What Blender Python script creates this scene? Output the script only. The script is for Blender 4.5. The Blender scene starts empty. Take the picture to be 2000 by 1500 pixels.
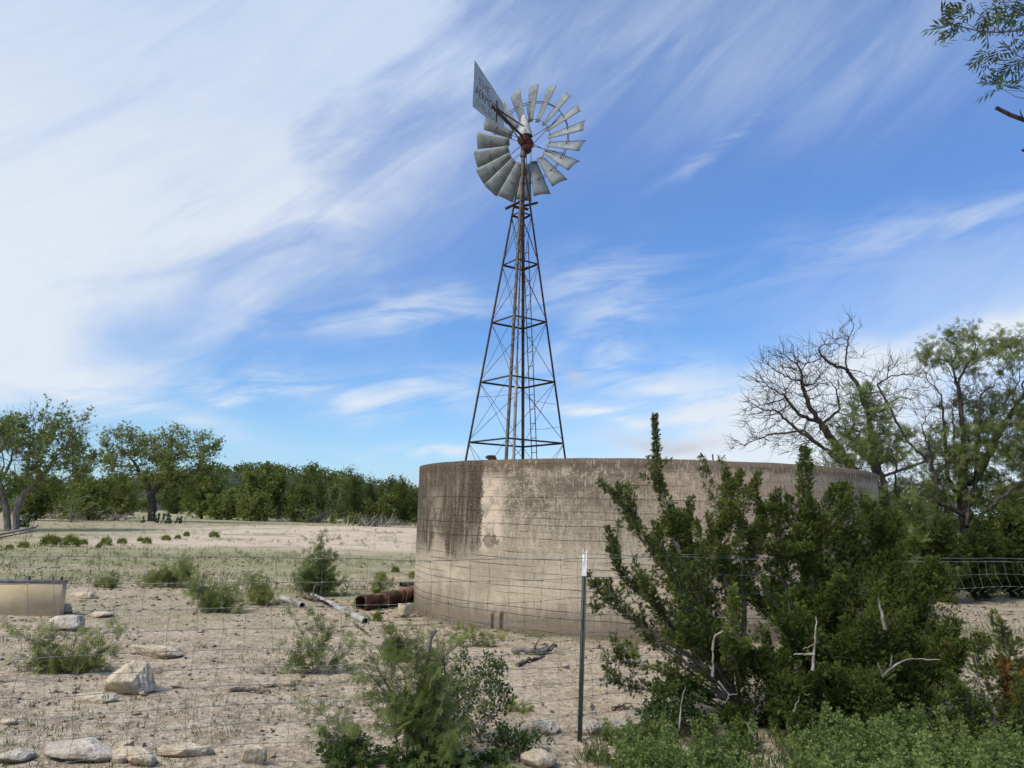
import bpy, math, random
import numpy as np
from mathutils import Matrix, Vector
rng = np.random.default_rng(11)
PI = math.pi
sc = bpy.context.scene
COL = sc.collection

# ------------------------------------------------------------------ camera
EYE = np.array([0.0, 0.0, 1.65])
FOC, PITCH, ROLL = 1500.0, math.radians(9.46), math.radians(1.5)      # focal length in photo pixels (2000 wide)
RM = Matrix.Rotation(PI/2+PITCH, 3, 'X') @ Matrix.Rotation(ROLL, 3, 'Z')
RN = np.array(RM)

def ray(px, py):
    return RN @ np.array([(px-1000)/FOC, -(py-750)/FOC, -1.0])

def at(px, py, Y):                      # a point seen at this pixel, standing at distance Y
    d = ray(px, py)
    return EYE + d*(Y/d[1])

def mpp(p):                             # metres per photo pixel at a point
    v = RN.T @ (np.asarray(p)-EYE)
    return -v[2]/FOC

def proj(p):
    v = RN.T @ (np.asarray(p)-EYE)
    return 1000+FOC*v[0]/-v[2], 750-FOC*v[1]/-v[2]

# ------------------------------------------------------------------ noise + terrain
_perm = np.random.default_rng(5).random((256, 256))
def vnoise(x, y):
    xi, yi = np.floor(x).astype(int), np.floor(y).astype(int)
    fx, fy = x-xi, y-yi
    fx, fy = fx*fx*(3-2*fx), fy*fy*(3-2*fy)
    g = lambda a, b: _perm[a & 255, b & 255]
    return (g(xi, yi)*(1-fx)+g(xi+1, yi)*fx)*(1-fy)+(g(xi, yi+1)*(1-fx)+g(xi+1, yi+1)*fx)*fy - 0.5

def fbm(x, y, o=4):
    s, a = 0, 1.0
    for i in range(o):
        s = s+a*vnoise(x*2**i+17.3*i, y*2**i-9.1*i); a *= .5
    return s

def gh(x, y):
    x, y = np.asarray(x, float), np.asarray(y, float)
    r = np.hypot(x, y)
    h = .05*fbm(x*.6, y*.6, 4)*np.exp(-(r/60)**2)
    h = h+.10*vnoise(x*.06+3, y*.06)*np.clip((r-14)/20, 0, 1)
    h = h+.55*np.exp(-((x+9)/13)**2-((y-48)/9)**2)                # pale caliche rise
    return h

def ground(px, py):
    d = ray(px, py); z = 0.0
    for _ in range(12):
        t = (z-EYE[2])/d[2]; p = EYE+d*t; z = float(gh(p[0], p[1]))
    p[2] = z
    return p

# ------------------------------------------------------------------ objects
def setp(o, label=None, cat=None, group=None, kind=None):
    for k, v in (('label', label), ('category', cat), ('group', group), ('kind', kind)):
        if v: o[k] = v
    return o

def thing(name, label, cat, loc=(0, 0, 0), group=None):
    o = bpy.data.objects.new(name, None); COL.objects.link(o)
    o.location = [float(v) for v in loc]; o.empty_display_size = .2
    return setp(o, label, cat, group)

def rootloc(o):
    while o.parent: o = o.parent
    return np.array(o.location)

class MB:
    def __init__(s): s.v, s.f4, s.f3, s.c, s.uv, s.n = [], [], [], [], [], 0
    def add(s, v, f, col=0.5, uv=None):
        v = np.asarray(v, float).reshape(-1, 3); f = np.asarray(f, int)
        if len(v) == 0: return
        (s.f4 if f.shape[1] == 4 else s.f3).append(f+s.n)
        s.v.append(v); s.n += len(v)
        s.c.append(np.broadcast_to(np.asarray(col, float).reshape(-1), (len(v),)) if np.ndim(col) == 0 else np.asarray(col, float))
        s.uv.append(np.zeros((len(v), 2)) if uv is None else np.asarray(uv, float))
    def build(s, name, mat, parent=None, loc=None, smooth=False):
        V = np.concatenate(s.v)
        off = rootloc(parent) if parent is not None else (np.zeros(3) if loc is None else np.asarray(loc, float))
        V = V-off
        f4 = np.concatenate(s.f4) if s.f4 else np.zeros((0, 4), int)
        f3 = np.concatenate(s.f3) if s.f3 else np.zeros((0, 3), int)
        me = bpy.data.meshes.new(name)
        me.vertices.add(len(V)); me.vertices.foreach_set('co', V.astype(np.float32).ravel())
        loops = np.concatenate([f4.ravel(), f3.ravel()])
        me.loops.add(len(loops)); me.loops.foreach_set('vertex_index', loops.astype(np.int32))
        st = np.concatenate([np.arange(len(f4))*4, len(f4)*4+np.arange(len(f3))*3])
        me.polygons.add(len(st)); me.polygons.foreach_set('loop_start', st.astype(np.int32))
        if smooth: me.polygons.foreach_set('use_smooth', np.ones(len(st), bool))
        me.update(calc_edges=True)
        c = np.concatenate(s.c)
        at_ = me.attributes.new('tint', 'FLOAT', 'POINT'); at_.data.foreach_set('value', c.astype(np.float32))
        uv = np.concatenate(s.uv)
        if np.any(uv):
            l = me.uv_layers.new(name='UVMap'); l.data.foreach_set('uv', uv[loops].astype(np.float32).ravel())
        for m in (mat if isinstance(mat, (list, tuple)) else [mat]): me.materials.append(m)
        o = bpy.data.objects.new(name, me); COL.objects.link(o)
        if parent is not None: o.parent = parent
        else: o.location = [float(q) for q in off]
        return o
    # shapes
    def tube(s, P, R, n=6, col=.5, cap=True):
        P = np.asarray(P, float); k = len(P); R = np.broadcast_to(np.asarray(R, float), (k,))
        T = np.gradient(P, axis=0); T /= np.linalg.norm(T, axis=1, keepdims=True)+1e-9
        a = np.array([0, 0, 1.]) if abs(T[0][2]) < .9 else np.array([1., 0, 0])
        u = np.cross(T[0], a); u /= np.linalg.norm(u); U = [u]
        for i in range(1, k):
            u = u-T[i]*np.dot(u, T[i]); u /= np.linalg.norm(u)+1e-9; U.append(u)
        U = np.array(U); W = np.cross(T, U)
        th = np.arange(n)*2*PI/n
        V = P[:, None]+R[:, None, None]*(np.cos(th)[None, :, None]*U[:, None]+np.sin(th)[None, :, None]*W[:, None])
        i = np.arange(k-1)[:, None]*n; j = np.arange(n)[None]; j2 = (j+1) % n
        f = np.stack([i+j, i+j2, i+n+j2, i+n+j], -1).reshape(-1, 4)
        s.add(V.reshape(-1, 3), f, col)
        if cap:
            for e, fl in ((0, 1), (k-1, 0)):
                b = V[e]; c = np.vstack([b, P[e]])
                q = np.array([[j, (j+1) % n, n] if not fl else [(j+1) % n, j, n] for j in range(n)])
                s.add(c, q, col)
    def box(s, c, sx, sy, sz, M=None, col=.5):
        v = np.array([[x, y, z] for x in (-1, 1) for y in (-1, 1) for z in (-1, 1)], float)*.5*np.array([sx, sy, sz])
        if M is not None: v = v @ np.asarray(M).T
        f = [[0, 1, 3, 2], [4, 6, 7, 5], [0, 4, 5, 1], [2, 3, 7, 6], [0, 2, 6, 4], [1, 5, 7, 3]]
        s.add(v+np.asarray(c), f, col)
    def bar(s, a, b, w, h, up=(0, 0, 1), col=.5):
        a, b = np.asarray(a, float), np.asarray(b, float); d = b-a; L = np.linalg.norm(d); d = d/L
        x = np.cross(d, up); x /= np.linalg.norm(x); y = np.cross(x, d)
        s.box((a+b)/2, w, L, h, np.stack([x, d, y], 1), col)
    def angle(s, a, b, w, t, x, y):        # L-section steel: flanges along x and y
        a, b = np.asarray(a, float), np.asarray(b, float); d = (b-a)/np.linalg.norm(b-a)
        x = x-d*np.dot(x, d); x = x/np.linalg.norm(x); y = y-d*np.dot(y, d)-x*np.dot(y, x); y = y/np.linalg.norm(y)
        pts = [(0, 0), (w, 0), (w, t), (t, t), (t, w), (0, w)]
        V = np.array([a+x*p+y*q for p, q in pts]+[b+x*p+y*q for p, q in pts])
        f = [[i, (i+1) % 6, 6+(i+1) % 6, 6+i] for i in range(6)]
        s.add(V, f)
    def stamp(s, tv, tf, pos, d, roll, scale, col):     # copies of a small template, its Y axis along d
        pos, d = np.asarray(pos, float), np.asarray(d, float); N = len(pos)
        if N == 0: return
        d = d/(np.linalg.norm(d, axis=1, keepdims=True)+1e-9)
        ref = np.where(np.abs(d[:, 2:3]) < .95, np.array([[0, 0, 1.]]), np.array([[1., 0, 0]]))
        x = np.cross(d, ref); x /= np.linalg.norm(x, axis=1, keepdims=True)+1e-9; z = np.cross(x, d)
        c, q = np.cos(roll)[:, None], np.sin(roll)[:, None]
        x, z = x*c+z*q, z*c-x*q
        sc_ = np.broadcast_to(np.asarray(scale, float), (N,))[:, None, None]
        V = pos[:, None]+sc_*(tv[None, :, 0:1]*x[:, None]+tv[None, :, 1:2]*d[:, None]+tv[None, :, 2:3]*z[:, None])
        F = (np.asarray(tf)[None]+(np.arange(N)*len(tv))[:, None, None]).reshape(-1, len(tf[0]))
        s.add(V.reshape(-1, 3), F, np.repeat(np.broadcast_to(np.asarray(col, float), (N,)), len(tv)))

def unit(v):
    v = np.asarray(v, float); return v/(np.linalg.norm(v, axis=-1, keepdims=True)+1e-9)
def rdir(n, r=None): return unit((r or rng).normal(size=(n, 3)))
def resample(P, n):
    P = np.asarray(P, float); s = np.r_[0, np.cumsum(np.linalg.norm(np.diff(P, axis=0), axis=1))]
    t = np.linspace(0, s[-1], n)
    return np.stack([np.interp(t, s, P[:, i]) for i in range(3)], 1)
def smoothpath(P, n):
    Q = resample(P, n)
    for _ in range(max(2, n//8)): Q[1:-1] = .25*Q[:-2]+.5*Q[1:-1]+.25*Q[2:]
    return Q

# ------------------------------------------------------------------ material helpers
class NT:
    def __init__(s, tree): s.t = tree; s.t.nodes.clear()
    def n(s, typ, ins=None, **kw):
        nd = s.t.nodes.new(typ)
        for k, v in kw.items(): setattr(nd, k, v)
        for k, v in (ins or {}).items(): s.link(v, nd.inputs[k])
        return nd
    def link(s, v, sock):
        if isinstance(v, bpy.types.NodeSocket): s.t.links.new(v, sock)
        elif isinstance(v, bpy.types.Node): s.t.links.new(v.outputs[0], sock)
        else:
            if sock.type == 'RGBA' and len(v) == 3: v = (*v, 1)
            sock.default_value = v
    def m(s, op, a, b=0.0, c=None, clamp=False):
        nd = s.t.nodes.new('ShaderNodeMath'); nd.operation = op; nd.use_clamp = clamp
        s.link(a, nd.inputs[0]); s.link(b, nd.inputs[1])
        if c is not None: s.link(c, nd.inputs[2])
        return nd.outputs[0]
    def ss(s, x, lo, hi, a=0.0, b=1.0):
        nd = s.n('ShaderNodeMapRange', {'Value': x, 'From Min': lo, 'From Max': hi, 'To Min': a, 'To Max': b}, interpolation_type='SMOOTHSTEP')
        return nd.outputs[0]
    def mix(s, f, a, b, mode='MIX'):
        nd = s.t.nodes.new('ShaderNodeMix'); nd.data_type = 'RGBA'; nd.blend_type = mode
        s.link(f, nd.inputs[0]); s.link(a, nd.inputs[6]); s.link(b, nd.inputs[7])
        return nd.outputs[2]
    def noise(s, vec, scale, detail=4, rough=.55, dist=0.0):
        nd = s.n('ShaderNodeTexNoise', {'Scale': scale, 'Detail': detail, 'Roughness': rough, 'Distortion': dist})
        if vec is not None: s.link(vec, nd.inputs['Vector'])
        return nd.outputs[0]
    def vmap(s, vec, scale=(1, 1, 1), rot=(0, 0, 0), loc=(0, 0, 0)):
        return s.n('ShaderNodeMapping', {'Vector': vec, 'Scale': scale, 'Rotation': rot, 'Location': loc}).outputs[0]
    def streak(s, vec, sx, sy, th):          # coordinates stretched along the direction th
        return s.vmap(s.vmap(vec, (1, 1, 1), (0, 0, -th)), (sx, sy, 1))
    def bump(s, h, dist=.01, strength=1.0, nrm=None):
        nd = s.n('ShaderNodeBump', {'Height': h, 'Distance': dist, 'Strength': strength})
        if nrm is not None: s.link(nrm, nd.inputs['Normal'])
        return nd.outputs[0]

def mat(name):
    m = bpy.data.materials.new(name); m.use_nodes = True
    return m, NT(m.node_tree)
def finish(N, col, rough=.8, metal=0.0, nrm=None, spec=.3):
    b = N.n('ShaderNodeBsdfPrincipled', {'Base Color': col, 'Roughness': rough, 'Metallic': metal, 'Specular IOR Level': spec})
    if nrm is not None: N.link(nrm, b.inputs['Normal'])
    o = N.n('ShaderNodeOutputMaterial', {'Surface': b.outputs[0]})

def leafmat(name, c0, c1, c2=None, trans=.3, scale=3.0):
    m, N = mat(name)
    t = N.n('ShaderNodeAttribute', attribute_name='tint').outputs['Fac']
    pos = N.n('ShaderNodeNewGeometry').outputs['Position']
    nz = N.noise(pos, scale, 2)
    f = N.m('ADD', N.m('MULTIPLY', t, .75), N.m('MULTIPLY', N.m('SUBTRACT', nz, .5), 1.0), clamp=True)
    col = N.mix(f, c0, c1)
    if c2: col = N.mix(N.ss(t, .965, .97), col, c2)
    rnd = N.n('ShaderNodeObjectInfo').outputs['Random']
    col = N.mix(N.ss(rnd, 0, 1, 0, .95), col, N.mix(1.0, col, (.60, .70, .62), 'MULTIPLY'))
    d = N.n('ShaderNodeBsdfPrincipled', {'Base Color': col, 'Roughness': .75, 'Specular IOR Level': .12})
    tr = N.n('ShaderNodeBsdfTranslucent', {'Color': N.mix(.5, col, (.16, .20, .03))})
    mx = N.n('ShaderNodeMixShader', {'Fac': trans, 1: d.outputs[0], 2: tr.outputs[0]})
    N.n('ShaderNodeOutputMaterial', {'Surface': mx.outputs[0]})
    return m

def plain(name, c0, c1, scale=8, rough=.8, metal=0, bump=.003, spec=.3, stretch=(1, 1, 1), detail=5, lo=.35, hi=.65, c2=None, s2=3, obj=True):
    m, N = mat(name)
    v = N.n('ShaderNodeTexCoord').outputs['Object'] if obj else N.n('ShaderNodeNewGeometry').outputs['Position']
    v = N.vmap(v, stretch)
    nz = N.noise(v, scale, detail, .6)
    col = N.mix(N.ss(nz, lo, hi), c0, c1)
    if c2:
        col = N.mix(N.ss(N.noise(v, s2, 5, .65), .5, .62), col, c2)
    finish(N, col, rough, metal, N.bump(nz, bump) if bump else None, spec)
    return m

M_bark = plain('dark_bark', (.026, .021, .018), (.078, .064, .053), 14, stretch=(1, 1, .25), bump=.01)
M_barkgrey = plain('grey_bark', (.10, .085, .07), (.24, .21, .18), 14, stretch=(1, 1, .25), bump=.01)
M_dead = plain('bleached_wood', (.13, .11, .09), (.34, .30, .255), 10, stretch=(1, 1, 1), bump=.006)
M_deaddark = plain('weathered_dark_wood', (.05, .038, .03), (.17, .13, .10), 12, bump=.006)
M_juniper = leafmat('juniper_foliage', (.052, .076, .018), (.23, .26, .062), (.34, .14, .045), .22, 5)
M_jundark = leafmat('dark_juniper_foliage', (.056, .078, .022), (.195, .215, .058), None, .34, .6)
M_mesq = leafmat('mesquite_leaves', (.13, .165, .055), (.30, .33, .12), None, .45, 1.2)
M_mesqfar = leafmat('mesquite_leaves_olive', (.155, .185, .055), (.42, .43, .14), None, .5, .25)
M_mesqnear = leafmat('mesquite_leaflets', (.15, .178, .05), (.43, .45, .17), (.50, .44, .20), .45, 4)
M_shrub = leafmat('glossy_shrub_leaves', (.040, .075, .024), (.135, .20, .055), None, .32, 4)
M_oak = leafmat('oak_leaves', (.10, .116, .036), (.31, .30, .095), None, .42, .25)
M_weed = leafmat('grey_green_weed', (.16, .20, .06), (.46, .50, .19), None, .42, 4)
M_grass = leafmat('short_grass', (.09, .12, .045), (.22, .24, .10), (.35, .30, .19), .3, 1)
M_round = leafmat('yellow_green_plant', (.15, .19, .03), (.33, .36, .07), None, .4, 2)
M_pinn = leafmat('lance_leaflets', (.028, .05, .022), (.085, .125, .05), None, .3, 3)
M_yellow = plain('yellow_petals', (.75, .52, .03), (.85, .6, .05), 20, bump=0)
M_cactus = plain('cactus_pads', (.035, .055, .026), (.085, .105, .05), 6, bump=.004)
M_wire = plain('galvanised_wire', (.15, .153, .15), (.30, .31, .30), 9, rough=.5, metal=.3, bump=0)
M_galv = plain('galvanised_blade', (.14, .16, .168), (.25, .28, .288), 5, rough=.62, metal=.15, bump=.001, lo=.25, hi=.75, c2=(.185, .19, .185), s2=2.2)
M_vane = plain('galvanised_vane', (.36, .385, .37), (.54, .57, .55), 4, rough=.55, metal=.25, bump=.001, lo=.25, hi=.75)
M_steel = plain('rusty_dark_steel', (.020, .015, .013), (.085, .055, .038), 9, rough=.7, metal=.2, bump=.002)
M_steelb = plain('brown_worn_and_lit_steel', (.06, .046, .035), (.19, .145, .11), 9, rough=.65, metal=.2, bump=.002)
M_red = plain('faded_red_paint', (.045, .012, .010), (.15, .034, .024), 7, rough=.7, bump=.004, c2=(.03, .018, .014), s2=5)
M_pale = plain('pale_painted_tin', (.30, .31, .305), (.50, .50, .48), 6, rough=.6, bump=.001)
M_pipegrey = plain('grey_pipe', (.30, .29, .27), (.48, .46, .43), 8, rough=.6, metal=.2, bump=.001, c2=(.22, .18, .14), s2=4)
M_rust = plain('deep_rust', (.028, .012, .008), (.10, .042, .023), 5, rough=.85, bump=.003, c2=(.22, .12, .065), s2=2.5)
M_black = plain('pipe_shade_and_water', (.008, .006, .005), (.015, .01, .01), 5, bump=0)
M_postgreen = plain('green_post_paint', (.006, .014, .012), (.016, .028, .025), 16, rough=.5, bump=.0006)
M_postwhite = plain('white_post_paint', (.62, .61, .57), (.80, .79, .76), 16, rough=.55, bump=.0006, c2=(.42, .34, .27), s2=12)
M_trough = plain('tan_trough_wall', (.62, .46, .25), (.76, .59, .34), 2.5, rough=.9, bump=.003)
M_rim = plain('grey_trough_rim', (.19, .175, .16), (.30, .28, .255), 6, rough=.9, bump=.003)

def rockmat(name, c0, c1, c2):
    m, N = mat(name)
    v = N.n('ShaderNodeTexCoord').outputs['Object']
    n1, n2, n3 = N.noise(v, 7, 6, .62), N.noise(v, 26, 5, .65), N.noise(v, 3.2, 4, .6)
    col = N.mix(N.ss(n1, .35, .62), c0, c1)
    col = N.mix(N.ss(n3, .54, .66), col, c2)
    col = N.mix(N.ss(n2, .57, .66, 0, .45), col, (.14, .115, .085))
    z = N.n('ShaderNodeSeparateXYZ', {0: v}).outputs[2]
    col = N.mix(N.ss(N.m('ADD', z, N.m('MULTIPLY', N.m('SUBTRACT', n1, .5), .12)), .055, .005, 0, .85), col, (.30, .225, .15))
    n6 = N.noise(v, 60, 4, .7)
    col = N.mix(N.ss(n6, .57, .65, 0, .35), col, (.20, .16, .12))
    finish(N, col, .95, 0, N.bump(N.m('ADD', N.m('ADD', n1, N.m('MULTIPLY', n2, .5)), N.m('MULTIPLY', n6, .2)), .04), .1)
    return m
M_rock = rockmat('cream_limestone', (.47, .38, .255), (.68, .58, .42), (.36, .275, .19))
M_rockgrey = rockmat('pale_grey_limestone', (.44, .38, .30), (.62, .555, .45), (.34, .27, .20))

# ------------------------------------------------------------------ world: sky with cirrus
SUN_AZ, SUN_EL = math.radians(-128), math.radians(50)     # measured from +Y towards +X
sdir = np.array([math.sin(SUN_AZ)*math.cos(SUN_EL), math.cos(SUN_AZ)*math.cos(SUN_EL), math.sin(SUN_EL)])
def make_world():
    w = bpy.data.worlds.new('World'); sc.world = w; w.use_nodes = True
    N = NT(w.node_tree)
    STR = .12
    sky = N.n('ShaderNodeTexSky', sky_type='NISHITA', sun_disc=False, sun_elevation=SUN_EL, sun_rotation=SUN_AZ,
              air_density=1.0, dust_density=.4, ozone_density=1.6, altitude=500)
    dirv = N.n('ShaderNodeTexCoord').outputs['Generated']
    sp = N.n('ShaderNodeSeparateXYZ', {0: dirv})
    x, y, z = sp.outputs
    wn = N.n('ShaderNodeTexNoise', {'Vector': dirv, 'Scale': 3.0, 'Detail': 4, 'Roughness': .55})
    ws = N.n('ShaderNodeSeparateColor', {0: wn.outputs['Color']})
    az = N.m('ARCTAN2', x, y); el = N.m('ARCSINE', z)
    azw = N.m('ADD', az, N.m('MULTIPLY', N.m('SUBTRACT', ws.outputs[0], .5), .22))
    elw = N.m('ADD', el, N.m('MULTIPLY', N.m('SUBTRACT', ws.outputs[1], .5), .16))
    # cirrus fibres on a flat layer overhead
    zz = N.m('ADD', N.m('MAXIMUM', z, 0.0), .10)
    flat = N.n('ShaderNodeCombineXYZ', {0: N.m('DIVIDE', x, zz), 1: N.m('DIVIDE', y, zz), 2: 0.0}).outputs[0]
    ae = N.n('ShaderNodeCombineXYZ', {0: az, 1: el, 2: 0.0}).outputs[0]
    f1 = N.noise(N.streak(ae, 1.5, 4.2, math.radians(30)), 1.7, 7, .60, .7)
    f2 = N.noise(N.streak(ae, 2.2, 12.0, math.radians(36)), 1.6, 7, .64, .9)
    f3 = N.noise(N.streak(ae, 3.2, 15, math.radians(9)), 1.6, 7, .60, .7)      # low streaks
    f4 = N.noise(N.streak(ae, 2.2, 6, math.radians(24)), 1.8, 6, .55, .6)
    fib = N.m('ADD', N.m('MULTIPLY', f1, .5), N.m('MULTIPLY', f2, .5))
    def AE(px, py):
        d = unit(ray(px, py)); return math.atan2(d[0], d[1]), math.asin(d[2])
    def blob(px, py, rx, ry, ang, amp, wob=1):
        a0, e0 = AE(px, py); c, s_ = math.cos(ang), math.sin(ang)
        da = N.m('MULTIPLY', N.m('SUBTRACT', azw if wob else az, a0), math.cos(e0)); de = N.m('SUBTRACT', elw if wob else el, e0)
        u = N.m('ADD', N.m('MULTIPLY', da, c), N.m('MULTIPLY', de, s_))
        v = N.m('SUBTRACT', N.m('MULTIPLY', de, c), N.m('MULTIPLY', da, s_))
        q = N.m('ADD', N.m('POWER', N.m('ABSOLUTE', N.m('DIVIDE', u, rx/1550)), 2.0), N.m('POWER', N.m('ABSOLUTE', N.m('DIVIDE', v, ry/1550)), 2.0))
        return N.m('MULTIPLY', N.m('EXPONENT', N.m('MULTIPLY', q, -1.0)), amp)
    def summ(l):
        t = l[0]
        for k in l[1:]: t = N.m('ADD', t, k)
        return t
    # the big bank: everything up-left of a slanting line
    (a1, e1), (a2, e2) = AE(900, 60), AE(330, 690)
    nx, ny = -(e2-e1), (a2-a1); L = math.hypot(nx, ny); nx, ny = nx/L, ny/L
    if nx*(AE(100, 200)[0]-a1)+ny*(AE(100, 200)[1]-e1) < 0: nx, ny = -nx, -ny
    sdist = N.m('ADD', N.m('MULTIPLY', N.m('SUBTRACT', azw, a1), nx), N.m('MULTIPLY', N.m('SUBTRACT', elw, e1), ny))
    bank = N.ss(N.m('ADD', sdist, N.m('MULTIPLY', N.m('SUBTRACT', f4, .5), .34)), -.12, .12)
    low = N.ss(N.m('ADD', el, N.m('MULTIPLY', N.m('SUBTRACT', f3, .5), .12)), .06, .14)
    bank = N.m('MULTIPLY', bank, low)
    bank = N.m('MULTIPLY', bank, N.ss(fib, .30, .52, .84, 1.0))
    veil = summ([blob(1150, 120, 520, 170, .35, .50), blob(1750, 90, 380, 130, .2, .33), blob(700, 420, 260, 150, .75, .30), blob(1980, 560, 330, 90, .12, .36)])
    veil = N.m('MULTIPLY', veil, N.ss(fib, .34, .62, .45, 1.1))
    wis = summ([blob(780, 620, 230, 40, .12, .7), blob(840, 745, 240, 34, .10, .5), blob(1130, 560, 130, 45, .15, .55), blob(600, 760, 230, 26, .03, .8),
                blob(1180, 660, 120, 60, .6, .6), blob(1750, 480, 420, 50, .16, .24), blob(1380, 320, 110, 12, .55, .5), blob(1330, 740, 260, 55, -.03, .7),
                blob(530, 783, 60, 8, 0, .9), blob(850, 850, 110, 12, 0, 1.0), blob(1180, 783, 200, 14, .05, .9), blob(300, 800, 190, 26, -.1, .8), blob(1900, 430, 260, 45, .2, .25), blob(1150, 880, 130, 12, 0, .7)])
    wis = N.m('MULTIPLY', wis, N.ss(f3, .34, .70, .0, 1.0))
    rb = summ([blob(1560, 800, 330, 75, .03, 1.25), blob(1420, 850, 210, 36, 0, .7), blob(1990, 660, 110, 45, .2, 1.0), blob(1750, 900, 400, 60, 0, .9), blob(1750, 740, 150, 40, .1, .6)])
    rb = N.m('MULTIPLY', rb, N.ss(f4, .30, .58, .35, 1.0))
    puff = summ([blob(1285, 828, 85, 17, 0, .95), blob(1112, 741, 26, 9, 0, .7), blob(840, 888, 60, 9, 0, .45), blob(800, 905, 160, 14, 0, .4)])
    hz = N.ss(el, .0, .16, .42, .0)
    dens = N.m('ADD', N.m('MAXIMUM', bank, rb), N.m('ADD', veil, wis), clamp=True)
    # colours are radiances as displayed, divided by the background strength
    k = 1/STR
    tint = N.mix(N.ss(el, .05, .55), (.68, .96, 1.27), (.86, 1.19, 1.66))
    base = N.mix(1.0, sky.outputs[0], tint, 'MULTIPLY')
    base = N.mix(hz, base, (.50*k, .70*k, .90*k))
    c_hi = (.79*k, .85*k, .92*k); c_lo = (.58*k, .70*k, .90*k)
    bright = N.m('ADD', N.m('MULTIPLY', fib, .62), N.m('MULTIPLY', N.ss(el, .62, .12), .42))
    ccol = N.mix(N.ss(bright, .22, .66), c_lo, c_hi)
    col = N.mix(N.m('MULTIPLY', dens, .93), base, ccol)
    col = N.mix(N.m('MULTIPLY', puff, N.ss(f4, .3, .6, .5, 1), clamp=True), col, (.57*k, .58*k, .66*k))
    bg = N.n('ShaderNodeBackground', {'Color': col, 'Strength': STR})
    N.n('ShaderNodeOutputWorld', {'Surface': bg.outputs[0]})
make_world()
sl = bpy.data.lights.new('sun', 'SUN'); sl.energy = 3.5; sl.angle = math.radians(18); sl.color = (1, .955, .89)
so = bpy.data.objects.new('sun', sl); COL.objects.link(so)
so.rotation_euler = Vector(sdir).to_track_quat('Z', 'Y').to_euler(); so.location = (0, 0, 30)

cd = bpy.data.cameras.new('camera'); cd.sensor_width = 36; cd.sensor_fit = 'HORIZONTAL'; cd.lens = 36*FOC/2000; cd.clip_end = 6000; cd.clip_start = .05
co = bpy.data.objects.new('camera', cd); COL.objects.link(co)
co.matrix_world = Matrix.Translation(EYE) @ RM.to_4x4(); sc.camera = co
sc.cycles.max_bounces = 5; sc.cycles.diffuse_bounces = 3; sc.cycles.glossy_bounces = 2; sc.cycles.transmission_bounces = 3
sc.world.cycles.sampling_method = 'MANUAL'; sc.world.cycles.sample_map_resolution = 512
sc.view_settings.view_transform = 'Standard'; sc.view_settings.look = 'None'; sc.view_settings.exposure = 0

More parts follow.
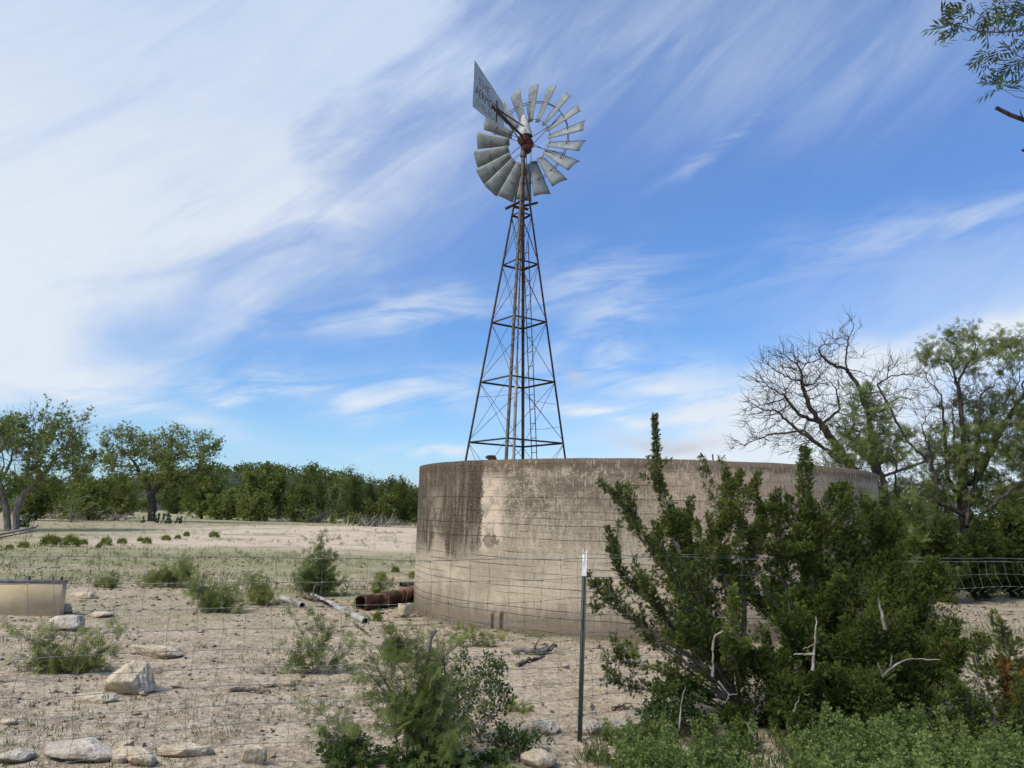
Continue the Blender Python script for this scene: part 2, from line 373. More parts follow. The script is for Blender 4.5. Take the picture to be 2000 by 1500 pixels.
# ------------------------------------------------------------------ ground
def axis(lo, hi, step, far, g=1.14):
    a = list(np.arange(lo, hi, step)); s = step; x = hi
    while x < far: a.append(x); s *= g; x += s
    s = step; x = lo-step
    b = []
    while x > -far: b.append(x); s *= g; x -= s
    return np.array(b[::-1]+a)
TC, TR, THT = np.array([2.48, 14.95]), 4.2, 2.43        # stock tank
def make_ground():
    m, N = mat('dry_soil')
    pos = N.n('ShaderNodeNewGeometry').outputs['Position']
    sp = N.n('ShaderNodeSeparateXYZ', {0: pos}); px, py, pz = sp.outputs
    n1 = N.noise(pos, .35, 6, .6); n2 = N.noise(pos, 2.2, 6, .62); n3 = N.noise(pos, 11, 6, .68); n4 = N.noise(pos, 48, 4, .7)
    col = N.mix(N.ss(n2, .40, .60), (.36, .285, .19), (.535, .43, .298))
    col = N.mix(N.ss(n3, .50, .62, 0, .7), col, (.62, .515, .385))
    col = N.mix(N.ss(n3, .47, .36, 0, .7), col, (.25, .185, .125))
    n5 = N.noise(pos, 22, 4, .75)
    col = N.mix(N.ss(n5, .45, .38, 0, .7), col, (.20, .15, .10))
    col = N.mix(N.ss(n5, .56, .63, 0, .5), col, (.68, .58, .45))
    col = N.mix(N.ss(n4, .60, .65, 0, .8), col, (.74, .66, .54))
    col = N.mix(N.ss(n4, .40, .35, 0, .75), col, (.13, .10, .072))
    # dry twigs and trampled litter as short dark flecks
    vor = N.n('ShaderNodeTexVoronoi', {'Vector': N.vmap(pos, (9, 26, 9), (0, 0, .3)), 'Scale': 1.0, 'Randomness': 1.0}).outputs['Distance']
    col = N.mix(N.m('MULTIPLY', N.ss(vor, .20, .08), N.ss(n2, .46, .56, 0, .7)), col, (.14, .11, .082))
    # pale caliche rise and far tracks
    rise = N.m('MULTIPLY', N.ss(N.m('ABSOLUTE', N.m('ADD', px, 7.0)), 15, 7), N.m('MULTIPLY', N.ss(py, 26, 33), N.ss(py, 58, 50)))
    rise = N.m('MULTIPLY', rise, N.ss(N.noise(N.vmap(pos, (.5, 1, 1)), .6, 7, .72), .36, .50))
    col = N.mix(rise, col, N.mix(N.ss(n3, .44, .56), (.50, .38, .26), (.70, .58, .44)))
    # thin green growth
    gmask = N.m('MULTIPLY', N.ss(N.noise(N.vmap(pos, (.35, 1.0, 1)), .45, 6, .68), .43, .56), N.ss(py, 8, 18))
    strip = N.m('MULTIPLY', N.ss(py, 17, 21), N.ss(py, 31, 27))
    strip = N.m('MULTIPLY', N.m('ADD', strip, N.m('MULTIPLY', N.ss(py, 60, 72), .8)), N.ss(N.noise(N.vmap(pos, (.4, 1, 1)), .8, 6, .7), .36, .56))
    col = N.mix(N.m('MULTIPLY', N.m('MAXIMUM', gmask, strip), N.m('MULTIPLY', N.ss(n4, .3, .6, .3, .85), N.m('SUBTRACT', 1.0, rise))), col, N.mix(n3, (.15, .18, .06), (.31, .315, .13)))
    # damp mossy soil at the tank foot
    dx, dy = N.m('SUBTRACT', px, float(TC[0])), N.m('SUBTRACT', py, float(TC[1]))
    rr = N.m('SQRT', N.m('ADD', N.m('MULTIPLY', dx, dx), N.m('MULTIPLY', dy, dy)))
    damp = N.m('MULTIPLY', N.ss(N.m('ADD', rr, N.m('MULTIPLY', N.m('SUBTRACT', n2, .5), 1.1)), TR+.75, TR+.1), .75)
    col = N.mix(damp, col, N.mix(N.ss(n1, .45, .6), (.15, .112, .08), (.11, .115, .05)))
    # surface relief from the soil noise and flecks
    h = N.m('ADD', N.m('ADD', N.m('MULTIPLY', n3, .7), N.m('MULTIPLY', n4, .35)), N.m('MULTIPLY', N.ss(vor, .25, .05), .15))
    finish(N, col, .97, 0, N.bump(N.m('ADD', h, N.m('MULTIPLY', n5, .5)), .045, .9), .1)
    xs, ys = axis(-5.5, 8, .075, 3500), axis(4.4, 14, .075, 3500)
    X, Y = np.meshgrid(xs, ys)
    Z = gh(X, Y)
    near = np.exp(-(np.hypot(X, Y-8)/9)**2)
    Z = Z+near*(.028*vnoise(X*4.1, Y*4.1)+.018*vnoise(X*9.3, Y*9.3))
    V = np.stack([X, Y, Z], -1).reshape(-1, 3); a, b = len(ys), len(xs)
    i = (np.arange(a-1)[:, None]*b+np.arange(b-1)[None]).ravel()
    mb = MB(); mb.add(V, np.stack([i, i+1, i+b+1, i+b], 1))
    o = mb.build('ground', m, smooth=True); o['kind'] = 'structure'
make_ground()

def make_hill():
    m = plain('wooded_hillside', (.018, .030, .014), (.055, .066, .032), .12, bump=.0, obj=False)
    xs, ys = np.linspace(-420, 420, 150), np.linspace(150, 420, 60)
    X, Y = np.meshgrid(xs, ys)
    H = lambda X, Y: 13*np.exp(-((X+92)/62)**2-((Y-280)/62)**2)+6*np.exp(-((X-40)/160)**2-((Y-330)/55)**2)+3*np.exp(-((X-260)/110)**2-((Y-300)/55)**2)-.8+1.2*fbm(X*.03, Y*.03)
    Z = H(X, Y)
    i = (np.arange(59)[:, None]*150+np.arange(149)[None]).ravel()
    mb = MB(); mb.add(np.stack([X, Y, Z], -1).reshape(-1, 3), np.stack([i, i+1, i+151, i+150], 1))
    o = mb.build('hill', m, smooth=True); o['kind'] = 'structure'
    r = np.random.default_rng(3); n = 900
    cx, cy = r.uniform(-190, 40, n), r.uniform(190, 300, n); cz = H(cx, cy)
    keep = cz > .5; cx, cy, cz = cx[keep], cy[keep], cz[keep]; n = len(cx)
    k = 60
    sz = r.uniform(1.2, 2.6, n)
    d = rdir(n*k, r); p = np.repeat(np.stack([cx, cy, cz+.8*sz], 1), k, 0)+d*np.repeat(sz, k)[:, None]*r.uniform(.5, 1, n*k)[:, None]*np.array([1.2, 1.2, .85])
    mb = MB(); mb.stamp(KITE[0], KITE[1], p, rdir(n*k, r), r.uniform(0, 6.28, n*k), r.uniform(.5, 1.0, n*k), np.repeat(r.random(n), k)*.6+r.random(n*k)*.4)
    o = mb.build('far_woodland', M_jundark); setp(o, 'dark woodland covering the low hill on the horizon', 'woodland', None, 'stuff')

# ------------------------------------------------------------------ leaf templates (Y = along the leaf)
def kites(items):
    V, F = [], []
    for (bx, by, bz), d, L, W in items:
        d = unit(np.array(d, float)); sx = np.cross(d, [0, 0, 1.]); sx = unit(sx) if np.linalg.norm(sx) > .05 else np.array([1., 0, 0])
        b = np.array([bx, by, bz]); n = len(V)
        V += [b, b+d*L*.5+sx*W/2, b+d*L, b+d*L*.5-sx*W/2]; F.append([n, n+1, n+2, n+3])
    return np.array(V), np.array(F)
KITE = kites([((0, 0, 0), (0, 1, 0), 1, .55)])
LONG = kites([((0, 0, 0), (0, 1, 0), 1, .22)])
def pinnate(pairs, L, W, ang=1.1, fork=True, droop=.15):
    it = []
    for sgn in ((-1, 1) if fork else (0,)):
        ax = unit(np.array([sgn*.45, 1, 0]))
        for k in range(pairs):
            t = (k+1)/pairs; b = ax*t; z = -droop*t*t
            for q in (-1, 1):
                sd = np.array([ax[1]*q, -ax[0]*q, 0]); d = ax*math.cos(ang)+sd*math.sin(ang)+np.array([0, 0, -.15])
                it.append(((b[0], b[1], z), d, L*(1-.3*abs(t-.5)), W))
        it.append(((0, 0, 0), (*ax[:2], -droop*.6), 1.0, W*.55))
    return kites(it)
MESQ_N = pinnate(8, .32, .075, 1.0); MESQ_M = pinnate(4, .42, .15); MESQ_F = kites([((0, 0, 0), (.5, 1, -.1), 1, .28), ((0, 0, 0), (-.5, 1, -.1), 1, .28), ((0, 0, 0), (0.1, .8, -.6), .9, .28)])
def sprig(nb, seed):
    r = np.random.default_rng(seed); it = []
    for i in range(nb):
        t = i/nb; a = r.uniform(0, 6.28); sp = .25+.55*r.random()
        it.append(((0, t*.55, 0), (math.cos(a)*sp, 1, math.sin(a)*sp), .50*(1-.35*t)+.1, .115))
    return kites(it)
SPRIG = sprig(11, 1); SPRIG_F = sprig(4, 2)
def ovate(nl, seed):
    r = np.random.default_rng(seed); it = []
    for i in range(nl):
        a = i*2.4+r.uniform(-.4, .4); el = r.uniform(-.1, .75)
        it.append(((0, i/nl*.3, 0), (math.cos(a)*math.cos(el), math.sin(el), math.sin(a)*math.cos(el)), .75*r.uniform(.7, 1.1), .48))
    return kites(it)
OVATE = ovate(6, 4)
LANCE = kites([((0, t*1.0, 0), (q*.8, 1, -.7), .72, .15) for t in (.25, .6, .95) for q in (-1, 1)]+[((0, 1, 0), (0, 1, -.4), .7, .15), ((0, 0, 0), (0, 1, 0), 1.0, .025)])

# ------------------------------------------------------------------ tree growth
def colonize(A, N0, P0, step, di, dk, its, r, jit=.25, trop=(0, 0, 0)):
    pos = [np.array(p, float) for p in N0]; par = list(P0); nch = [0]*len(pos)
    A = np.array(A, float); Pn = np.array(pos)
    D = np.linalg.norm(A[:, None]-Pn[None], axis=2); near = D.argmin(1); dist = D.min(1)
    trop = np.array(trop, float)
    for it in range(its):
        act = (dist < di)
        if not act.any():
            if len(A) == 0: break
            act = dist <= dist.min()*1.05
        idx = near[act]; dv = unit(A[act]-np.array(pos)[idx])
        S = {}
        for k, v in zip(idx, dv): S[k] = S.get(k, 0)+v
        new = []
        for k, v in S.items():
            if nch[k] >= 3: continue
            d = unit(unit(v)+jit*r.normal(size=3)+trop)
            new.append(pos[k]+d*step*r.uniform(.8, 1.15)); par.append(int(k)); nch[k] += 1; nch.append(0)
        if not new: break
        st = len(pos); pos += new; Q = np.array(new)
        D = np.linalg.norm(A[:, None]-Q[None], axis=2); j = D.argmin(1); dm = D.min(1)
        b = dm < dist; near[b] = j[b]+st; dist[b] = dm[b]
        keep = dist > dk; A, near, dist = A[keep], near[keep], dist[keep]
        if len(A) == 0: break
    return np.array(pos), np.array(par)

def radii(pos, par, r0, R):
    n = len(pos); ch = [[] for _ in range(n)]
    for i, p in enumerate(par):
        if p >= 0: ch[p].append(i)
    tips = sum(1 for c in ch if not c)
    e = max(1.5, math.log(max(tips, 3))/math.log(R/r0)); rad = np.zeros(n)
    for i in range(n-1, -1, -1):
        rad[i] = (sum(rad[c]**e for c in ch[i]))**(1/e) if ch[i] else r0
    return rad, ch

def limbs(mb, pos, par, rad, ch, sides=5):
    starts = [(i, -1) for i, p in enumerate(par) if p < 0]
    while starts:
        i, p = starts.pop(); chain = [i]
        while ch[i]:
            c = sorted(ch[i], key=lambda k: -rad[k])
            for o in c[1:]: starts.append((o, i))
            i = c[0]; chain.append(i)
        P = pos[chain]; R = rad[chain]
        if p >= 0: P = np.vstack([pos[p], P]); R = np.r_[min(rad[p], R[0]*1.15), R]
        if len(P) > 1: mb.tube(P, R, sides if R[0] > .03 else (4 if R[0] > .012 else 3), cap=False, col=float(rng.random()))

def ellipsoids(E, n, r, shell=.0):
    """n points spread over a list of (centre, radii) in proportion to volume"""
    vol = np.array([np.prod(e[1]) for e in E])**.8; vol /= vol.sum(); out = []
    for (c, rr), v in zip(E, vol):
        k = max(3, int(n*v)); d = rdir(k, r); q = r.random(k)**(1/3); q = np.maximum(q, shell)
        q = q*np.where(r.random(k) < .10, 1.28, 1.0)
        out.append(np.asarray(c)+d*q[:, None]*np.asarray(rr))
    P = np.concatenate(out); s = 2.2/np.median([np.mean(e[1]) for e in E])
    n_ = vnoise(P[:, 0]*s+P[:, 1]*s*.6+31, P[:, 2]*s-P[:, 1]*s*.5)+.5*vnoise(P[:, 0]*s*2.3, P[:, 2]*s*2.3+P[:, 1]*s)
    K = P[n_ > -.16]
    return K if len(K) > 12 else P

def pxE(lst, Y, deep=1.0):
    out = []
    for it in lst:
        cx, cy, rx, ry = it[:4]; yy = Y+(it[4] if len(it) > 4 else 0)
        c = at(cx, cy, yy); s = mpp(c)
        out.append((c, (rx*s, max(.15, min(rx, ry)*1.15*s)*deep, ry*s)))
    return out

def leaves(mb, pos, rad, par, thr, n, tmpl, L, r, spread=.15, droop=.2, out=.6, skip=0.0, zmin=None):
    ok = np.where((rad < thr) & (par >= 0))[0]
    if skip and len(ok) > 60:
        c = pos[ok]; ok = ok[(vnoise(c[:, 0]*2.1+c[:, 1], c[:, 2]*2.1)+.5) > skip]
    if len(ok) == 0: return
    k = r.choice(ok, n); d0 = unit(pos[k]-pos[par[k]])
    p = pos[k]-(pos[k]-pos[par[k]])*r.random((n, 1))+r.normal(size=(n, 3))*spread*.5
    d = unit(d0*out+rdir(n, r)*.9+np.array([0, 0, -droop]))
    if zmin is not None:
        g = p[:, 2] > gh(p[:, 0], p[:, 1])+zmin; p, d, k = p[g], d[g], k[g]; n = len(p)
    tint = (_perm[(k*7) & 255, (k*13) & 255])*.5+r.random(n)*.5
    mb.stamp(tmpl[0], tmpl[1], p, d, r.uniform(0, 6.28, n), L*r.uniform(.65, 1.25, n), tint)

def tree(name, label, cat, base, E, seed, natt, step, R, r0, nleaf, tmpl, L, leafM, barkM, trunk=None, group=None,
         di=6, dk=1.6, jit=.25, trop=(0, 0, 0), spread=.2, droop=.25, thr=4, skip=0.0, names=('trunk', 'crown'), sides=6, its=120, zmin=None, shell=0.0, twig=None):
    """a woody plant whose limbs grow into the crown volumes E"""
    r = np.random.default_rng(seed); base = np.asarray(base, float)
    t = thing(name, label, cat, base, group)
    A = ellipsoids(E, natt, r, shell)
    if trunk is None: trunk = [[base, base+np.array([0, 0, step*2])]]
    N0, P0 = [base-np.array([0, 0, .12])], [-1]
    for br in trunk:
        Q = resample(br, max(2, int(np.linalg.norm(np.diff(np.asarray(br), axis=0), axis=1).sum()/step)+1))
        if len(N0) == 1: j = 0
        else: j = int(np.linalg.norm(np.array(N0)-Q[0], axis=1).argmin())
        for q in Q[(0 if np.linalg.norm(N0[j]-Q[0]) > step*.4 else 1):]:
            N0.append(q+(r.normal(size=3)*step*.12)); P0.append(j); j = len(N0)-1
    pos, par = colonize(A, N0, P0, step, step*di, step*dk, its, r, jit, trop)
    rad, ch = radii(pos, par, r0, R)
    mb = MB(); limbs(mb, pos, par, rad, ch, sides)
    if twig:
        nt, tl, tr_ = twig; ok = np.where((rad < r0*thr*1.3) & (par >= 0))[0]; tips = np.array([i for i in ok if not ch[i]])
        np_, pp = [], []
        for q in range(nt):
            k = int(r.choice(tips) if len(tips) and r.random() < .5 else r.choice(ok)); d = unit(pos[k]-pos[par[k]]); out = unit(pos[k]-base-np.array([0, 0, .25*(pos[k][2]-base[2])]))
            d = unit(d*.7+out*.5+rdir(1, r)[0]*.75); Lq = tl*r.uniform(.4, 1.2); P = [pos[k]]
            for s_ in range(4): d = unit(d+r.normal(size=3)*.16+np.array([0, 0, .03])); P.append(P[-1]+d*Lq/4)
            mb.tube(P, tr_*np.array([1, .85, .7, .55, .35]), 3, cap=False)
            np_ += P[1:]; pp += P[:-1]
        lpos, lprev = np.array(np_), np.array(pp)
    mb.build(names[0], barkM, t, smooth=True)
    if twig and nleaf:
        m = len(lpos); n_ = (vnoise(lpos[:, 0]*1.1+lpos[:, 1]*.7, lpos[:, 2]*1.1)+.5); g = np.where(n_ > skip)[0]
        if len(g) < 8: g = np.arange(m)
        pos = np.concatenate([lpos[g], lprev[g]]); par = np.r_[np.arange(len(g))+len(g), -np.ones(len(g), int)]; rad = np.full(len(pos), r0*.5); skip = 0
    if nleaf:
        mb = MB(); leaves(mb, pos, rad, par, r0*thr, nleaf, tmpl, L, r, spread, droop, skip=skip, zmin=zmin); mb.build(names[1], leafM, t)
    return t
make_hill()

# ------------------------------------------------------------------ concrete stock tank
def tank_uv(px, py):
    d = ray(px, py); o = EYE[:2]-TC; a = d[0]**2+d[1]**2; b = o@d[:2]; c = o@o-TR**2
    disc = b*b-a*c
    t = (-b-math.sqrt(max(disc, 0)))/a
    p = EYE+d*t; return math.atan2(p[0]-TC[0], -(p[1]-TC[1]))*TR, p[2]
def make_tank():
    m, N = mat('stained_board_formed_concrete')
    uv = N.n('ShaderNodeUVMap', uv_map='UVMap').outputs[0]
    sp = N.n('ShaderNodeSeparateXYZ', {0: uv}); u, v = sp.outputs[0], sp.outputs[1]
    A = N.noise(N.vmap(uv, (1, 1, 1)), .9, 6, .62)
    B = N.noise(N.vmap(uv, (1, 1, 1), loc=(5, 3, 0)), 4.5, 6, .68)
    C = N.noise(N.vmap(uv, (1, 1.3, 1), loc=(2, 9, 0)), 24, 5, .72)
    D = N.noise(N.vmap(uv, (5, .55, 1)), 2.2, 5, .65)          # runs and drips
    E_ = N.noise(N.vmap(uv, (.5, 7, 1)), 2.0, 4, .6)            # board by board tone
    wob = N.m('MULTIPLY', N.m('SUBTRACT', N.noise(N.vmap(uv, (1, 1, 1)), 1.3, 4, .6), .5), .05)
    vv = N.m('ADD', v, wob)
    bw = .098
    fr = N.m('FRACT', N.m('DIVIDE', vv, bw))
    line = N.m('SUBTRACT', 1.0, N.ss(N.m('MINIMUM', fr, N.m('SUBTRACT', 1.0, fr)), .015, .10))
    row = N.m('FLOOR', N.m('DIVIDE', vv, bw))
    rn = N.n('ShaderNodeTexWhiteNoise', {'W': row}, noise_dimensions='1D').outputs[0]
    line = N.m('MULTIPLY', line, N.ss(N.m('ADD', N.noise(N.vmap(uv, (.7, 9, 1)), 1.7, 4, .6), N.m('MULTIPLY', rn, .35)), .64, .84))
    col = N.mix(N.ss(A, .42, .58), (.345, .285, .205), (.52, .44, .322))
    col = N.mix(N.m('MULTIPLY', rn, .30), col, (.50, .44, .345))
    col = N.mix(N.ss(E_, .5, .68, 0, .4), col, (.26, .215, .16))
    ur, _ = tank_uv(1330, 1000); ur2, _ = tank_uv(1215, 1000); ue, _ = tank_uv(941, 1000); up, _ = tank_uv(986, 1000)
    clean = N.ss(N.m('ADD', u, N.m('MULTIPLY', N.m('SUBTRACT', B, .5), .7)), ur2, ur)
    col = N.mix(N.m('MULTIPLY', clean, .75), col, N.mix(rn, (.50, .37, .25), (.56, .45, .33)))
    # lichen and soot coming down from the rim
    dn = N.m('ADD', N.m('MULTIPLY', N.m('SUBTRACT', A, .5), 2.6), N.m('MULTIPLY', N.m('SUBTRACT', D, .5), 1.8))
    top = N.ss(N.m('ADD', v, dn), 1.0, 2.05)
    top = N.m('MULTIPLY', top, N.m('SUBTRACT', 1.0, N.m('MULTIPLY', clean, .72)))
    top = N.m('MULTIPLY', top, N.ss(N.m('ADD', N.m('MULTIPLY', B, .8), N.m('MULTIPLY', C, .8)), .70, .86, .25, 1.0))
    col = N.mix(N.m('MULTIPLY', top, .86), col, N.mix(C, (.065, .05, .036), (.165, .132, .098)))
    cap = N.ss(N.m('ADD', v, N.m('MULTIPLY', N.m('SUBTRACT', B, .5), .3)), 2.22, 2.36)
    col = N.mix(N.m('MULTIPLY', cap, .8), col, (.115, .085, .058))
    spk = N.noise(N.vmap(uv, (1, 1, 1), loc=(1, 4, 0)), 42, 4, .75); spv = N.noise(N.vmap(uv, (34, 7, 1), loc=(3, 4, 0)), 1.0, 4, .7)
    col = N.mix(N.m('MULTIPLY', N.ss(N.m('ADD', N.m('MULTIPLY', spk, .6), N.m('MULTIPLY', spv, .4)), .50, .44), N.ss(v, .6, 1.6, .25, .62)), col, (.12, .095, .068))
    col = N.mix(N.m('MULTIPLY', N.ss(spv, .56, .63), N.ss(v, .6, 1.6, .15, .5)), col, (.56, .49, .38))
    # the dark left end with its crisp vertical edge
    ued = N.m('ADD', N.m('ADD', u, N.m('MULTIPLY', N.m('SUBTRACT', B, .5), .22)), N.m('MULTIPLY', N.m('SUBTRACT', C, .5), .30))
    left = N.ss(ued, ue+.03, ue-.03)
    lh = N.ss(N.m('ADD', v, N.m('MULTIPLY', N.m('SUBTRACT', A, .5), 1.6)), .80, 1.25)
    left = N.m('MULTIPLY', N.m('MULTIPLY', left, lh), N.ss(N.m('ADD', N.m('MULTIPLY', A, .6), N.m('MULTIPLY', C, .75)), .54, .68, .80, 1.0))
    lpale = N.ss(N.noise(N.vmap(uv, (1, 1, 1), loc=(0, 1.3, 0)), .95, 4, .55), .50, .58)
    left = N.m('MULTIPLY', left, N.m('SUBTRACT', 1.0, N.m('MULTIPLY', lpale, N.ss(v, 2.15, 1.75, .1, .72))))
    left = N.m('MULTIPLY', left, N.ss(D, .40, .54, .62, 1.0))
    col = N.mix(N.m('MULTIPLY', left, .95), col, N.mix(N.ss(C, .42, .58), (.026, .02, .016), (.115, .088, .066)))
    # pale washed patch to the right of that edge
    pat = N.m('MULTIPLY', N.m('MULTIPLY', N.ss(ued, ue-.01, ue+.03), N.ss(N.m('ADD', u, N.m('MULTIPLY', N.m('SUBTRACT', B, .5), .25)), up+.08, up-.12)), N.m('MULTIPLY', N.ss(v, 1.0, 1.15), N.ss(v, 2.3, 2.05)))
    col = N.mix(N.m('MULTIPLY', pat, N.ss(B, .42, .54, .2, .95)), col, (.60, .49, .38))
    su, sv = tank_uv(957, 1056)
    q = N.m('ADD', N.m('POWER', N.m('DIVIDE', N.m('SUBTRACT', u, su), .17), 2.0), N.m('POWER', N.m('DIVIDE', N.m('SUBTRACT', v, sv), .10), 2.0))
    spall = N.m('MULTIPLY', N.ss(N.m('ADD', q, N.m('MULTIPLY', N.m('SUBTRACT', N.noise(N.vmap(uv, (1, 1, 1), loc=(7, 1, 0)), 13, 5, .7), .5), 5.0)), 1.0, .4), 1.0)
    col = N.mix(N.m('MULTIPLY', spall, .6), col, (.085, .055, .038))
    # dirt splashed on the foot, darker seep marks
    foot = N.ss(N.m('ADD', v, N.m('ADD', N.m('MULTIPLY', N.m('SUBTRACT', D, .5), .55), N.m('MULTIPLY', N.m('SUBTRACT', B, .5), .35))), .48, .08)
    col = N.mix(N.m('MULTIPLY', foot, .8), col, N.mix(C, (.105, .077, .052), (.235, .185, .13)))
    for sx, w_, h_ in ((962, .045, .19), (979, .05, .22), (1420, .03, .12)):
        s0, _ = tank_uv(sx, 1200)
        seep = N.m('MULTIPLY', N.ss(N.m('ABSOLUTE', N.m('SUBTRACT', N.m('ADD', u, N.m('MULTIPLY', N.m('SUBTRACT', B, .5), .05)), s0)), w_, w_*.4), N.ss(N.m('ADD', v, N.m('MULTIPLY', N.m('SUBTRACT', D, .5), .2)), h_+.03, h_-.05))
        col = N.mix(N.m('MULTIPLY', seep, .85), col, (.05, .036, .026))
    rs, rv = tank_uv(1422, 960)
    rust = N.m('MULTIPLY', N.ss(N.m('ABSOLUTE', N.m('SUBTRACT', u, rs)), .05, .008), N.ss(v, 1.2, 2.0))
    col = N.mix(N.m('MULTIPLY', rust, .6), col, (.20, .115, .06))
    ju = N.m('FRACT', N.m('DIVIDE', N.m('ADD', u, 40.0), 1.22))
    joint = N.m('MULTIPLY', N.ss(N.m('MINIMUM', ju, N.m('SUBTRACT', 1.0, ju)), .010, .003), N.ss(B, .4, .6, .0, .5))
    fleck = N.m('MULTIPLY', N.ss(C, .66, .72), N.ss(top, .2, .6, .15, .75))
    col = N.mix(fleck, col, (.48, .43, .35))
    col = N.mix(N.m('MULTIPLY', N.ss(C, .43, .33), .6), col, (.11, .088, .064))
    dl = N.m('MAXIMUM', line, joint)
    col = N.mix(N.m('MULTIPLY', dl, .55), col, (.11, .082, .06))
    h = N.m('SUBTRACT', N.m('ADD', N.m('MULTIPLY', C, .45), N.m('MULTIPLY', rn, .35)), N.m('ADD', N.m('MULTIPLY', dl, .9), N.m('MULTIPLY', spall, 1.2)))
    finish(N, col, .95, 0, N.bump(h, .018, .8), .12)
    n = 240
    th = np.linspace(-PI, PI, n+1)
    r2 = np.random.default_rng(8)
    rim = THT+.012*np.array([fbm(np.array(t*6), np.array(2.0), 3) for t in th])
    rim[-1] = rim[0]
    mb = MB()
    zs = np.r_[np.linspace(-.25, 1.0, 8)[:-1], np.linspace(1.0, 2.0, 8)[:-1], np.linspace(2, THT, 5)]
    prof = [(TR, z) for z in zs]+[(TR-.03, THT+.008), (TR-.20, THT+.005), (TR-.215, THT-.02), (TR-.215, .35), (0.01, .35)]
    V, UV = [], []
    for (rr, z) in prof:
        zz = np.where(z > 2.2, rim+(z-THT), z)
        dr = .006*np.array([vnoise(np.array(t*9), np.array(z*5)) for t in th]) if rr == TR else 0
        V.append(np.stack([TC[0]+(rr+dr)*np.sin(th), TC[1]-(rr+dr)*np.cos(th), zz], 1)); UV.append(np.stack([th*TR, np.minimum(zz, THT)], 1))
    V, UV = np.concatenate(V), np.concatenate(UV); k = n+1
    i = (np.arange(len(prof)-1)[:, None]*k+np.arange(n)[None]).ravel()
    mb.add(V, np.stack([i, i+1, i+k+1, i+k], 1), .5, UV)
    o = mb.build('stock_tank', m, loc=(*TC, 0), smooth=True)
    setp(o, 'large round board-formed concrete water tank, dark stained at its left end', 'water tank')
make_tank()

